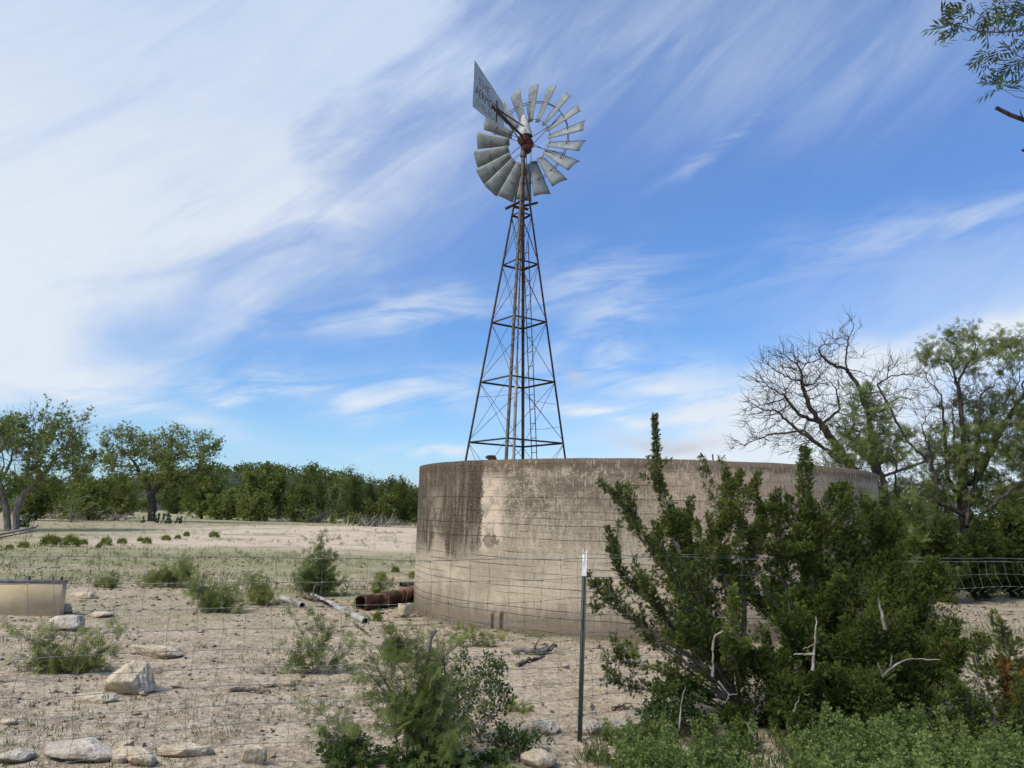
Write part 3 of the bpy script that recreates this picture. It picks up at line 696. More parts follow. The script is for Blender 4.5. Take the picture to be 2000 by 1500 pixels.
# ------------------------------------------------------------------ windmill
def make_windmill():
    WY = 20.6
    hub = at(1027, 270, WY); C = np.array([hub[0]-.02, WY, 0.]); C[0] = at(1022, 300, WY)[0]
    W = thing('windmill', 'tall galvanised farm windmill on a dark steel lattice tower behind the concrete tank', 'windmill', (C[0], C[1], 0))
    ztop = at(1022, 305, WY)[2]
    lf, rt = at(905, 900, WY), at(1107, 896, WY); zr = lf[2]
    hd = (rt[0]-lf[0])/2; slope = hd/(ztop-zr); cx0 = (lf[0]+rt[0])/2
    lean = (cx0-C[0])/(zr-ztop)                    # tower centre line is straight, tiny lean
    def half(z): return max(.05, slope*(ztop-z))
    rot = math.radians(-10)
    dirs = [np.array([math.cos(a+rot), math.sin(a+rot), 0]) for a in (PI, -PI/2, 0, PI/2)]      # left, near, right, far
    def leg(i, z): return np.array([C[0]+lean*(z-ztop), WY, z])+dirs[i]*half(z)
    for i in range(4):
        mb = MB(); tc = -dirs[i]
        x = unit(tc+np.array([-tc[1], tc[0], 0])); y = unit(tc-np.array([-tc[1], tc[0], 0]))
        mb.angle(leg(i, -.1), leg(i, ztop-.15), .062, .008, x, y)
        mb.build('leg', M_steelb if i == 1 else M_steel, W)  # near leg is lit: the lighter brown steel puts that light into colour
    lv = [leg(0, 0)[2]+1.35]+[at(*q, leg(0, 5)[1])[2] for q in ((912, 862), (934, 745), (958, 630), (984, 519), (1001, 424))]
    for z in lv:
        for i in range(4):
            mb = MB(); a, b = leg(i, z), leg((i+1) % 4, z); n = unit((a+b)/2-np.array([C[0], WY, z]))
            mb.angle(a+n*.004, b+n*.004, .045, .006, -n, np.array([0, 0, -1.])); mb.build('girt', M_steel, W)
    zz = [.1]+lv
    for k in range(len(zz)-1):
        for i in range(4):
            for a, b in ((i, (i+1) % 4), ((i+1) % 4, i)):
                mb = MB(); P = [leg(a, zz[k]+.03), leg(b, zz[k+1]-.03)]; P.insert(1, (P[0]+P[1])/2+rng.normal(size=3)*.012)
                mb.tube(P, .0075, 4); mb.build('brace_rod', M_steel, W)
    # loose wires hanging across the lower bays
    for (x0, y0, x1, y1) in ((930, 1080-305, 1010, 768), (1020, 775, 1085, 790), (1030, 838, 1092, 834)):
        mb = MB(); a, b = at(x0, y0, WY-.4), at(x1, y1, WY-.2); mb.tube([a, (a+b)/2-np.array([0, 0, .03]), b], .005, 4); mb.build('loose_wire', M_steel, W)
    # ladder on the far right face
    def lad(z, o):
        a, b = leg(3, z), leg(2, z); d = unit(b-a); L = np.linalg.norm(b-a)
        return a+d*(max(.30*L, .10)+o)+np.cross([0, 0, 1.], d)*-.03
    L = None
    for o_ in (-.115, .115):
        mb = MB(); mb.tube([lad(z, o_) for z in (.25, 3, 6, 9.2)], .013, 5)
        L2 = mb.build('ladder_rail' if L else 'ladder', M_steel, L or W); L = L or L2
    for z in np.arange(.5, 9.2, .40):
        mb = MB(); mb.tube([lad(z, -.115), lad(z, .115)], .011, 5); mb.build('rung', M_steel, L)
    # pump pipe up the centre and the brown mast pipe above
    cen = lambda z: np.array([C[0]+lean*(z-ztop), WY, z])
    mb = MB(); mb.tube([cen(.0)+np.array([-.07, -.05, 0]), cen(5.6)+np.array([-.02, -.03, 0])], .045, 10); mb.build('pump_pipe', M_pipegrey, W, smooth=True)
    mb = MB(); mb.tube([cen(5.6)+np.array([-.02, -.03, 0]), cen(ztop-2.2)], .022, 8); mb.build('pump_rod', M_steelb, W)
    mb = MB(); mb.tube([cen(ztop-2.5), cen(ztop-.2), cen(ztop+.25)], [.062, .060, .052], 12); mb.tube([cen(ztop-.02), cen(ztop+.10)], [.092, .092], 12); mb.build('mast_pipe', M_steelb, W, smooth=True)
    # work platform: planks and brackets
    zp = at(1018, 404, WY)[2]
    for (p, q) in (((987, 408), (1028, 388)), ((1012, 405), (1050, 396)), ((1004, 404), (1032, 409))):
        mb = MB(); mb.bar(at(*p, WY-.12 if q[0] < 1030 else WY+.12), at(*q, WY-.2 if q[0] < 1030 else WY+.2), .10, .045); mb.build('platform_beam', M_steel, W)
    # --- head
    b = unit(np.array([-1.30, -2.55, 0]))           # tail direction
    n = -b; e2 = np.array([0, 0, 1.]); e1 = np.cross(n, e2)*1.0
    if e1[0] < 0: e1 = -e1
    H = np.array([C[0], WY, hub[2]])
    # wheel
    wc = H+n*.32
    target = 112                                     # half height of the wheel in the photo
    R = 1.2
    for _ in range(20):
        ys = [proj(wc+R*(math.cos(a)*e1+math.sin(a)*e2)) for a in np.linspace(0, 6.28, 72)]
        hgt = (max(q[1] for q in ys)-min(q[1] for q in ys))/2; R *= target/hgt
    mb = MB(); mb.tube([wc-n*.16, wc+n*.22], [.085, .07], 12); wheel = mb.build('wheel', M_steel, W, smooth=True)
    ri, rb1, rb2 = .36*R, .405*R, .715*R
    beta = math.radians(29)
    cut = 2*PI/18
    for k in range(18):
        a = cut*k+.10; rd = math.cos(a)*e1+math.sin(a)*e2; t = -math.sin(a)*e1+math.cos(a)*e2
        be = beta+rng.normal()*.025
        c = t*math.cos(be)+n*math.sin(be); nn = n*math.cos(be)-t*math.sin(be)
        V = []; ns, nc = 7, 9
        for s in np.linspace(ri, R, ns):
            w = .185+(.44-.185)*(s-ri)/(R-ri)
            w *= R/1.55
            for q in np.linspace(-.5, .5, nc):
                V.append(wc+rd*(s+(.02 if s > R*.99 else 0)*(q+.5))+c*w*q-nn*(.25-q*q)*w*.42)
        i = (np.arange(ns-1)[:, None]*nc+np.arange(nc-1)[None]).ravel()
        mb = MB(); mb.add(V, np.stack([i, i+1, i+nc+1, i+nc], 1)); o = mb.build('blade', M_galv, wheel, smooth=True)
        sol = o.modifiers.new('thick', 'SOLIDIFY'); sol.thickness = .004
    for rr in (rb1, rb2):
        for dn in (-.035,) if rr == rb1 else (-.05, .05):
            mb = MB(); th = np.linspace(0, 2*PI, 73); mb.tube([wc+rr*(math.cos(q)*e1+math.sin(q)*e2)+n*dn for q in th], .011 if rr == rb2 else .009, 5, cap=False); mb.build('band', M_steel, wheel)
    for k in range(6):
        a = PI/2+k*PI/3+.02
        for da, dn in ((-.055, -.14), (.055, .18)):
            mb = MB(); rd0 = math.cos(a)*e1+math.sin(a)*e2; rd = math.cos(a+da)*e1+math.sin(a+da)*e2
            mb.tube([wc+rd0*.06+n*dn, wc+rd*rb2*1.01+n*.02], .010, 5); mb.build('spoke', M_steel, wheel)
    # gearbox, hood, motor casing
    mb = MB()
    ax = H+n*.12
    def lathe(mb, base, axis, prof, n_=18, sq=(1, 1)):
        axis = unit(axis); u = unit(np.cross(axis, [0.3, .1, 1.])); w = np.cross(axis, u); th = np.arange(n_)*2*PI/n_
        V = np.concatenate([base+axis*h+r_*(np.cos(th)[:, None]*u*sq[0]+np.sin(th)[:, None]*w*sq[1]) for h, r_ in prof]); k = len(prof)
        i = np.arange(k-1)[:, None]*n_; j = np.arange(n_)[None]; j2 = (j+1) % n_
        mb.add(V, np.stack([i+j, i+j2, i+n_+j2, i+n_+j], -1).reshape(-1, 4))
    lathe(mb, ax-np.array([0, 0, .06]), n, [(-.26, .01), (-.25, .12), (-.19, .17), (.08, .19), (.20, .17), (.26, .10), (.34, .07)])
    gear = mb.build('gearbox', M_red, W, smooth=True)
    mb = MB(); lathe(mb, ax+np.array([.03, -.05, -.42]), [0, 0, 1], [(0, .02), (.0, .10), (.06, .155), (.18, .16), (.26, .10)]); mb.build('oil_sump', M_red, gear, smooth=True)
    mb = MB(); hb = ax+np.array([0, 0, .10])
    lathe(mb, hb, [-.10, .02, 1], [(0, .215), (.10, .215), (.36, .15), (.62, .075), (.68, .03), (.685, .005)], 14, (1, .95)); mb.build('hood', M_pale, W, smooth=True)
    # tail
    te = H+b*2.95
    mb = MB()
    mb.tube([H+b*.15+np.array([0, 0, .02]), H+b*1.6+np.array([0, 0, .02])], .032, 8)
    mb.tube([H+b*.15+np.array([.05, 0, .30]), H+b*1.65+np.array([0, 0, .07])], .020, 6)
    mb.tube([H+b*.2+np.array([0, 0, -.18]), H+b*1.1+np.array([0, 0, .0])], .018, 6)
    mb.bar(H+b*1.0-np.array([.0, 0, .03]), H+b*1.95, .05, .06)
    mb.build('tail_boom', M_steel, W)
    up = np.array([0, 0, 1.])
    x0, x1 = 1.22, 2.92
    outl = [(x1, .78), (x0+.22, .44), (x0+.06, .36), (x0, .16), (x0, -.16), (x0+.05, -.36), (x0+.20, -.40), (x1, -.52)]
    def vp(s, z, o=0): return H+b*s+up*z+vn*o
    vn = np.cross(-b, up)
    mb = MB(); V = []
    for o_ in (0.0, -.006): V += [vp(s, z, o_) for s, z in outl]
    k = len(outl)
    cF = [vp((x0+x1)/2, 0, 0), vp((x0+x1)/2, 0, -.006)]; V += cF
    mb.add(V, [[i, (i+1) % k, 2*k] for i in range(k)]+[[k+(i+1) % k, k+i, 2*k+1] for i in range(k)])
    mb.add(V, [[i, k+i, k+(i+1) % k, (i+1) % k] for i in range(k)])
    vane = mb.build('tail_vane', M_vane, W)
    mb = MB()
    mb.bar(vp(x0+.45, -.30, .012), vp(x0+.45, .30, .012), .03, .014, vn); mb.build('vane_strap', M_steel, vane)
    def ink(nm, c, a):
        m, N = mat(nm); v = N.n('ShaderNodeTexCoord').outputs['Object']
        f = N.ss(N.noise(v, 9, 5, .7), .28, .50, .1, a)
        finish(N, N.mix(f, (.44, .45, .44), c), .7, 0, None, .2); return m
    inks = {'THE': ink('worn_grey_lettering', (.16, .13, .135), .75), 'AERMOTOR': ink('worn_red_lettering', (.15, .035, .03), 1.0), 'CHICAGO': ink('faint_grey_lettering', (.22, .20, .205), .65)}
    for txt, s0, z0, size, wide in (('THE', x1-.22, .20, .24, 1.25), ('AERMOTOR', x1-.10, -.10, .26, 1.0), ('CHICAGO', x1-.14, -.36, .20, 1.05)):
        cu = bpy.data.curves.new('lettering', 'FONT'); cu.body = txt; cu.size = size*1.35; cu.space_character = 1.06
        to = bpy.data.objects.new('lettering', cu); COL.objects.link(to)
        bpy.context.view_layer.update()
        me = bpy.data.meshes.new_from_object(to.evaluated_get(bpy.context.evaluated_depsgraph_get()))
        bpy.data.objects.remove(to); bpy.data.curves.remove(cu); me.name = 'lettering'
        co_ = np.zeros(len(me.vertices)*3); me.vertices.foreach_get('co', co_); co_ = co_.reshape(-1, 3)
        wid = co_[:, 0].max()-co_[:, 0].min(); maxw = {'THE': .62, 'AERMOTOR': 1.52, 'CHICAGO': 1.15}[txt]
        fx = maxw/wid
        P = np.array([vp(s0-c[0]*fx, z0+c[1], .005) for c in co_])-np.array(W.location)
        me.vertices.foreach_set('co', P.astype(np.float32).ravel()); me.update()
        me.materials.clear(); me.materials.append(inks[txt])
        o = bpy.data.objects.new('lettering', me); COL.objects.link(o); o.parent = vane
        o['label'] = {'THE': 'word THE in worn grey letters', 'AERMOTOR': 'row of large faded red letters', 'CHICAGO': 'lower row of very faint grey letters'}[txt]
    print('windmill', 'hub', hub, 'R', R, 'ztop', ztop, 'near leg ground', leg(1, 0), 'tailend', proj(te))
make_windmill()

# ------------------------------------------------------------------ fence
FP = ground(1131, 1448)
FS = .48
def fy(x): return FP[1]+FS*(x-FP[0])
def fz(x):                                            # top wire height, sagging to the right
    return 1.335-.03*np.clip((FP[0]-x)/3, 0, 1)-.05*np.clip((x-FP[0])/3, 0, 2)
def make_fence():
    t = thing('wire_fence', 'sagging woven wire fence held by a green steel post, crossing in front of the tank', 'fence', FP)
    r = np.random.default_rng(4)
    hs = np.array([1.30, 1.15, 1.0, .87, .745, .635, .53, .415, .30, .18, .07])/1.30
    x0, x1, xc = -4.6, 8.5, 4.15
    dx = .15/math.hypot(1, FS)
    xs = np.arange(x0, x1, dx)
    def wire(x, h):
        x = np.asarray(x, float); g = gh(x, fy(x)); top = fz(x)
        z = g+h*(top-.0)
        w = np.clip((x-2.6)/1.4, 0, 1)
        crumple = np.where(h > .74, 1-(1-h)*.9, 1-(1-.74)*.9-(.74-h)*.18)       # below the third wire the mesh is pushed up
        zc = g+crumple*(top)
        z = z*(1-w)+zc*w
        off = .035*vnoise(x*1.7+h*9, np.full_like(x, h*7))+.05*w*vnoise(x*5, np.full_like(x, h*20))
        return np.stack([x+.02*vnoise(x*2.3, np.full_like(x, h*3.1+4)), fy(x)+off, z+.020*vnoise(x*1.9+3, np.full_like(x, h*5))], 1)
    mb = MB()
    for h in hs: mb.tube(wire(xs if h > .72 else xs[xs < 3.3], h), .0017 if h < .99 else .0025, 4, cap=False)
    for x in xs:
        P = np.concatenate([wire(np.array([x+.006*r.normal()]), h) for h in hs])
        if x > 3.4:
            P = P[:5]; P[1:4, 0] += np.array([.0, .06, -.02])*(1 if int(x*5) % 2 else .6)+r.normal(size=3)*.015
        else:
            P[1:-1, 0] += r.normal(size=len(P)-2)*.006
            lean = .05*vnoise(np.array(x*.8), np.array(.3)); P[:, 0] += lean*np.linspace(1, 0, len(P))
        mb.tube(P, .0013, 3, cap=False)
        for p in P[::1]: mb.tube([p-np.array([.008, .004, 0]), p+np.array([.008, .004, 0])], .0036, 4)
    mb.build('woven_wire', M_wire, t)
    mb = MB(); X = np.arange(FP[0]-.02, x1, .3)
    mb.tube(np.stack([X, fy(X)-.03, gh(X, fy(X))+fz(X)+.035-.055*np.sin(np.clip((X-FP[0])/3.0, 0, 1)*PI)], 1), .0024, 4, cap=False); mb.build('smooth_wire', M_wire, t)
    # T-post
    top = at(1142, 1072, FP[1]+.02); a = FP-np.array([0, 0, .12])
    d = unit(top-a); L = np.linalg.norm(top-a)
    xv = unit(np.array([1, FS, 0])); yv = unit(np.cross(d, xv)); xv = np.cross(yv, d)
    def tee(l0, l1, sc_):
        w, th, st = .018*sc_, .005*sc_, .034*sc_
        pr = [(-w, 0), (w, 0), (w, th), (th/2, th), (th/2, st), (-th/2, st), (-th/2, th), (-w, th)]
        V = [a+d*l0+xv*p-yv*q for p, q in pr]+[a+d*l1+xv*p-yv*q for p, q in pr]
        f = [[i, (i+1) % 8, 8+(i+1) % 8, 8+i] for i in range(8)]+[[8, 9, 10, 15], [11, 12, 13, 14], [10, 11, 14, 15]]
        return V, f
    cutp = L-.1455*(L-.12)
    mb = MB(); mb.add(*tee(0, cutp, 1.0))
    for l in np.arange(.25, L-.05, .055):
        mb.box(a+d*l+yv*.004, .012, .008, .02, np.stack([xv, yv, d], 1))
    post = mb.build('steel_post', M_postgreen, t)
    mb = MB(); mb.add(*tee(cutp, L, 1.04)); mb.build('painted_tip', M_postwhite, post)
    for h in hs[[0, 2, 4, 6, 8, 9]]:
        p = a+d*(.12+h*1.31); mb = MB(); mb.tube([p-xv*.03-yv*.004, p-xv*.02+yv*.012, p+xv*.02+yv*.012, p+xv*.03-yv*.004], .0032, 5); mb.build('wire_clip', M_wire, post)
make_fence()

# ------------------------------------------------------------------ stones
def rock_mesh(seed, sx, sy, sz, planes=11, sub=3, rough=.03):
    r = np.random.default_rng(seed)
    n = 10*sub
    V = []
    # cube sphere
    F = []; k = n+1
    for ax in range(3):
        for sg in (-1, 1):
            g = np.tan(np.linspace(-PI/4, PI/4, k)); a, b = np.meshgrid(g, g); c = np.full_like(a, sg)
            L = [None]*3; L[ax] = c; L[(ax+1) % 3] = a if sg > 0 else b; L[(ax+2) % 3] = b if sg > 0 else a
            base = sum(len(q) for q in V); V.append(np.stack(L, -1).reshape(-1, 3))
            i = (np.arange(n)[:, None]*k+np.arange(n)[None]).ravel()+base; F.append(np.stack([i, i+1, i+k+1, i+k], 1))
    V = unit(np.concatenate(V)); F = np.concatenate(F)
    pn = rdir(planes, r); ph = r.uniform(.66, 1.0, planes)
    pn = np.vstack([pn, [[0, 0, 1], [0, 0, -1]]]); ph = np.r_[ph, .8, .8]
    dd = V@pn.T; rad = np.where(dd > .05, ph/np.maximum(dd, .05), 9).min(1); rad = np.minimum(rad, 1.25)
    q = V*3.1+seed
    rad = rad+rough*(fbm(q[:, 0]+q[:, 2]*.7, q[:, 1]-q[:, 2]*.6, 4)+.5*fbm(q[:, 0]*3+q[:, 2]*2, q[:, 1]*3-q[:, 2]*2.2, 3))*2
    return V*rad[:, None]*np.array([sx, sy, sz]), F
def rock(px, py, w, h, label, seed, name='rock', flat=None, mt=None, group=None, planes=11, sink=.28, rz=None, cat='rock', depth=.75, rough=.05):
    """w,h: size in photo pixels; (px, py): middle of its foot"""
    p = ground(px, py); s = mpp(p); sx, sz = w*s/2, h*s/2
    if flat: sz = sz*flat
    V, F = rock_mesh(seed, sx, sx*depth, sz, planes, 2 if w < 40 else 3, rough)
    a = np.random.default_rng(seed).uniform(-.4, .4) if rz is None else rz
    c, q = math.cos(a), math.sin(a)
    V = V@np.array([[c, q, 0], [-q, c, 0], [0, 0, 1]])
    mb = MB(); p0 = p.copy(); p0[1] += sx*depth*.6; p0[2] = float(gh(p0[0], p0[1]))
    mb.add(V+p0+np.array([0, 0, sz*(1-sink*1.4)]), F); o = mb.build(name, mt or M_rock, loc=p0, smooth=False)
    return setp(o, label, cat, group)
rock(245, 1356, 76, 84, 'big angular cream limestone boulder, largest on the dirt at left', 305, 'boulder', planes=9, depth=.8, sink=.34, rz=.15, rough=.05)
rock(297, 1282, 96, 24, 'long flat cream slab behind the big boulder', 12, 'flat_rock', planes=9, depth=.55)
rock(158, 1306, 62, 34, 'cream rock half under the left mesquite bush', 15, planes=9)
rock(182, 1375, 72, 24, 'flat rough stone in front and left of the big boulder', 18, 'flat_rock', planes=9, depth=.6)
rock(140, 1484, 150, 40, 'wide pale grey slab lying at the bottom left edge', 22, 'flat_rock', mt=M_rockgrey, depth=.5)
rock(232, 1488, 66, 30, 'low tan stone beside the right end of the wide grey slab', 25, depth=.6)
rock(488, 1492, 46, 42, 'rounded cream stone at the bottom edge left of the front bush', 27, planes=9)
rock(266, 1497, 60, 40, 'rough tan rock low on the bottom edge beside the ledge', 29, planes=10)
rock(14, 1490, 64, 26, 'pale slab cut by the lower left corner of the picture', 31, 'flat_rock', mt=M_rockgrey)
rock(242, 1465, 30, 22, 'small wedge of white stone above the ledge', 35, planes=7)
rock(360, 1480, 110, 26, 'broken tan rock ledge at the bottom left edge', 38, 'rock_ledge', depth=.5)
rock(120, 1232, 66, 36, 'broad pale grey rock behind the left mesquite bush', 41, mt=M_rockgrey)
rock(160, 1168, 60, 14, 'thin flat slab to the right of the tan trough', 44, 'flat_rock', depth=.6)
rock(190, 1206, 40, 14, 'small flat slab right of the grey rock near the trough', 47, 'flat_rock')
rock(124, 1198, 26, 28, 'grey upright stone against the trough corner', 49, mt=M_rockgrey)
rock(1060, 1434, 54, 30, 'white limestone block left of the green post foot', 52, mt=M_rockgrey, planes=9)
rock(1160, 1434, 56, 30, 'pale flat rock just right of the green post foot', 55, 'flat_rock', mt=M_rockgrey)
rock(1208, 1430, 46, 28, 'light rock between the post and the juniper foot', 58, mt=M_rockgrey)
rock(1250, 1420, 44, 40, 'grey leaning stone at the left foot of the big juniper', 61, mt=M_rockgrey)
rock(1050, 1499, 62, 40, 'jagged pale rock on the bottom edge left of the post', 64, planes=9)
rock(790, 1206, 28, 30, 'cube of yellow stone beside the rusty pipe at the tank', 67, planes=7, sink=.1)
rock(968, 1452, 28, 14, 'white chip of stone right of the front bush', 70, mt=M_rockgrey)
rock(18, 1376, 24, 12, 'small white stone at the far left edge of the bare dirt', 73)
rock(30, 1366, 18, 12, 'white pebble leaning on another at the far left edge', 74)
rock(14, 1418, 30, 18, 'tan broken stone on the left edge above the slabs', 75)
rock(522, 1342, 24, 12, 'white stone in the open dirt left of the grey stick end', 77)
rock(560, 1340, 26, 10, 'thin white flake right of the stick on the dirt', 79)
rock(600, 1334, 20, 12, 'white stone under the middle mesquite bush', 81)
rock(340, 1342, 20, 12, 'white sliver right of the big boulder', 83)
rock(276, 1360, 14, 12, 'cream chip tucked against the right foot of the boulder', 85)
rock(1156, 1468, 20, 10, 'small white stone on the ground below the post', 86)
rock(855, 1110, 16, 8, 'pale stone on the tank shadow side in the far grass', 89) if False else None
rg = np.random.default_rng(77)
sp_ = rg.uniform(0, 1, (95, 2)); M_ = []
for k, (a, b) in enumerate(sp_):
    px, py = 20+a*1180, 1190+b**.8*300
    if 560 < px < 1010 and py > 1300 and rg.random() < .6: continue
    p = ground(px, py)
    if np.hypot(p[0]-TC[0], p[1]-TC[1]) < TR+.3: continue
    w = 5+9*rg.random()**3
    rock(px, py, w*1.3, w*.9, 'small loose white limestone stone scattered on the bare dirt', 100+k, 'small_stone', planes=8, group='loose stones on the dirt', cat='stone', mt=M_rockgrey if k % 3 else M_rock)

# gravel and dark litter: far too many to count
def scatter(name, label, n, m, seed, lo, hi, zs=.5, far=26):
    r = np.random.default_rng(seed)
    u = r.uniform(size=n); Y = 5.0*(far/5.0)**(u**.75); X = Y*r.uniform(-.75, .80, n)
    ok = np.hypot(X-TC[0], Y-TC[1]) > TR+.1; X, Y = X[ok], Y[ok]; n = len(X)
    cl = vnoise(X*.9, Y*.9)+.5*vnoise(X*3, Y*3); ok = cl > r.uniform(-.5, .35, n); X, Y = X[ok], Y[ok]; n = len(X)
    v = np.array([[1, 0, 0], [0, 1, 0], [-1, 0, 0], [0, -1, 0], [0, 0, 1], [0, 0, -1]], float); f = [[0, 1, 4], [1, 2, 4], [2, 3, 4], [3, 0, 4], [1, 0, 5], [2, 1, 5], [3, 2, 5], [0, 3, 5]]
    V = np.array(v)[None]*np.ones((n, 1, 1)); V = V+r.normal(size=V.shape)*.22
    s = (lo+(hi-lo)*r.random(n)**3.5)*np.clip(Y/8, .8, 2); V = V*s[:, None, None]*np.stack([r.uniform(.8, 1.6, n), r.uniform(.7, 1.2, n), zs*r.uniform(.6, 1.2, n)], 1)[:, None]
    a = r.uniform(0, 6.28, n); c, q = np.cos(a)[:, None], np.sin(a)[:, None]
    V[..., 0], V[..., 1] = V[..., 0]*c-V[..., 1]*q, V[..., 0]*q+V[..., 1]*c
    V = V+np.stack([X, Y, gh(X, Y)+s*.15], 1)[:, None]
    mb = MB(); mb.add(V.reshape(-1, 3), (np.array(f)[None]+(np.arange(n)*6)[:, None, None]).reshape(-1, 3), np.repeat(r.random(n), 6))
    setp(mb.build(name, m), label, 'gravel' if 'gravel' in name else 'litter', None, 'stuff')
scatter('gravel', 'pale limestone gravel strewn over the bare ground', 14000, M_rock, 21, .004, .024)
scatter('ground_litter', 'dark dry litter and droppings strewn over the bare ground', 15000, M_deaddark, 22, .005, .026)

# ------------------------------------------------------------------ pipes, logs, trough
def pxpath(pts): return np.array([ground(x, y) for x, y in pts])
def lie(pts, r0): P = pxpath(pts); P[:, 2] += r0; return P
def pipe(name, label, pts, rpx, mt, cat='pipe', wall=.85, closed=False):
    P = pxpath(pts); R = rpx*mpp(P[0]); P[:, 2] += R*.85
    t = MB(); Q = resample(P, 14); t.tube(Q, R, 18, cap=False)
    T = unit(Q[-1]-Q[0]); o = None
    t.tube(Q, R*wall, 18, cap=False)
    for e, s_ in ((Q[0], 1), (Q[-1], -1)):       # rim rings
        t.tube([e, e+T*s_*.001], [R, R*wall], 18, cap=False)
    root = thing(name, label, cat, P[0]); t.build('tube', mt, root, smooth=True)
    h = MB(); h.tube([Q[0]+T*R*1.2, Q[-1]-T*R*1.2], R*wall*.97, 18); h.build('shade_plug', M_black, root)  # near-black plug: the shade inside the pipe put in as colour
    return root
pipe('rusty_pipe', 'thick rusted iron pipe lying against the left foot of the tank', [(704, 1192), (752, 1186), (818, 1166)], 15.5, M_rust)
pipe('grey_pipe', 'long straight grey pipe lying slantwise on the dirt', [(713, 1219), (640, 1182), (578, 1152)], 6.5, M_pipegrey)
pipe('short_grey_pipe', 'short grey pipe end lying left of the long grey pipe', [(590, 1188), (548, 1172)], 6, M_pipegrey)
pipe('thin_iron_pipe', 'thin dark iron pipe poking out behind the rusty pipe', [(783, 1146), (822, 1145)], 5, M_steelb)
def stick(name, label, pts, rpx, mt, cat='stick', seed=0, fork=None):
    r = np.random.default_rng(seed+900); P = pxpath(pts); R = rpx*mpp(P[0]); P = smoothpath(P, 16)
    P[:, 2] = gh(P[:, 0], P[:, 1])+R*.7+np.abs(r.normal(size=16))*R*.5
    root = thing(name, label, cat, P[0]) if fork else None
    mb = MB(); mb.tube(P+r.normal(size=P.shape)*R*.25, R*np.linspace(1, .55, 16)*(1+.15*r.normal(size=16)), 7)
    for k in (5, 10):
        q = P[k]; d = unit(r.normal(size=3)+np.array([0, 0, .6])); mb.tube([q, q+d*R*4, q+d*R*6+r.normal(size=3)*R], [R*.5, R*.35, R*.15], 5)
    o = mb.build('wood' if fork else name, mt, root, loc=P[0], smooth=True)
    if fork:
        Q = smoothpath(pxpath(fork), 10); Q[:, 2] = gh(Q[:, 0], Q[:, 1])+R*.8; mb = MB(); mb.tube(Q, R*np.linspace(.8, .3, 10), 6); mb.build('fork', mt, root, smooth=True)
        return root
    return setp(o, label, cat)
stick('fallen_log', 'grey weathered log lying in front of the tank', [(1000, 1277), (1050, 1279), (1086, 1272)], 6, M_barkgrey, 'log', 1, fork=[(1045, 1278), (1062, 1272), (1070, 1264)])
stick('broken_branch', 'short dark branch lying below the grey log', [(1010, 1303), (1035, 1294), (1063, 1286)], 4.5, M_deaddark, 'branch', 2)
stick('dry_stick', 'brown dry stick on the open dirt left of the middle', [(447, 1352), (485, 1351), (530, 1358)], 4, M_deaddark, 'stick', 3)
stick('curved_stick', 'dark curved stick on the dirt right of the green post', [(1195, 1388), (1215, 1384), (1240, 1388)], 4, M_deaddark, 'stick', 4)
stick('thin_twig', 'thin twig beside the long grey pipe', [(690, 1218), (712, 1236), (722, 1245)], 2.2, M_deaddark, 'twig', 5)
stick('bleached_stick', 'short bleached stick standing out of the dirt right of the post', [(1152, 1386), (1158, 1378)], 3, M_dead, 'stick', 6)
stick('old_plank_piece', 'dark piece of wood between the grey pipe and its short end', [(592, 1170), (620, 1176)], 5, M_deaddark, 'wood', 8)
p = at(1399, 912, TC[1]-TR*.7); mb = MB()
a0 = np.array([TC[0]+TR*math.sin(.18), TC[1]-TR*math.cos(.18)+.1, 0]); uu, vv_ = tank_uv(1399, 925); fi = uu/TR
bp = np.array([TC[0]+(TR-.1)*math.sin(fi), TC[1]-(TR-.1)*math.cos(fi), THT])
mb.tube([bp-np.array([0, 0, .05]), bp+np.array([-.012, 0, .10])], .010, 6); setp(mb.build('iron_rod', M_steel, loc=bp), 'short iron rod standing on the tank rim at right', 'rod')
uu, vv_ = tank_uv(948, 915); fi = uu/TR
bp = np.array([TC[0]+(TR-.12)*math.sin(fi), TC[1]-(TR-.12)*math.cos(fi), THT+.01])
V, F = rock_mesh(401, .075, .06, .05, 9, 1); mb = MB(); mb.add(V+bp+np.array([0, 0, .03]), F); setp(mb.build('rim_stone', M_steel, loc=bp), 'small dark lump sitting on the tank rim at left', 'stone')
# trough
def make_trough():
    p = ground(119, 1204); q = at(119, 1140, p[1]); h = q[2]-p[2]
    t = thing('water_trough', 'low tan concrete trough with a grey rim at the left edge', 'trough', p)
    x0, x1, y0, y1 = p[0]-3.2, p[0]-.03, p[1], p[1]+.15
    mb = MB(); th = .05
    mb.box(((x0+x1)/2, y0+th/2, p[2]+h/2-.1), x1-x0, th, h+.2); mb.box(((x0+x1)/2, y1-th/2, p[2]+h/2-.1), x1-x0, th, h+.2)
    mb.box((x1-th/2, (y0+y1)/2, p[2]+h/2-.1), th, y1-y0-2*th, h+.2); mb.box((x0+th/2, (y0+y1)/2, p[2]+h/2-.1), th, y1-y0-2*th, h+.2)
    o = mb.build('wall', M_trough, t)
    mb = MB(); z = p[2]+h+.022
    mb.box(((x0+x1)/2, y0+.03, z), x1-x0+.03, .07, .044); mb.box(((x0+x1)/2, y1-.03, z), x1-x0+.03, .07, .044)
    mb.box((x1-.03, (y0+y1)/2, z), .09, y1-y0-.12, .044); mb.build('rim', M_rim, t)
    for dx in (-.03, -.47):
        mb = MB(); mb.tube([(x1+dx, y0+.03, z), (x1+dx, y0+.03, z+.075)], .016, 8); mb.build('bolt', M_steel, t)
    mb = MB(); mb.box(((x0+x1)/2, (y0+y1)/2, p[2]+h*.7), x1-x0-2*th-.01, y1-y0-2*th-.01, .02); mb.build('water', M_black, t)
    t.rotation_euler.z = math.radians(7)
make_trough()
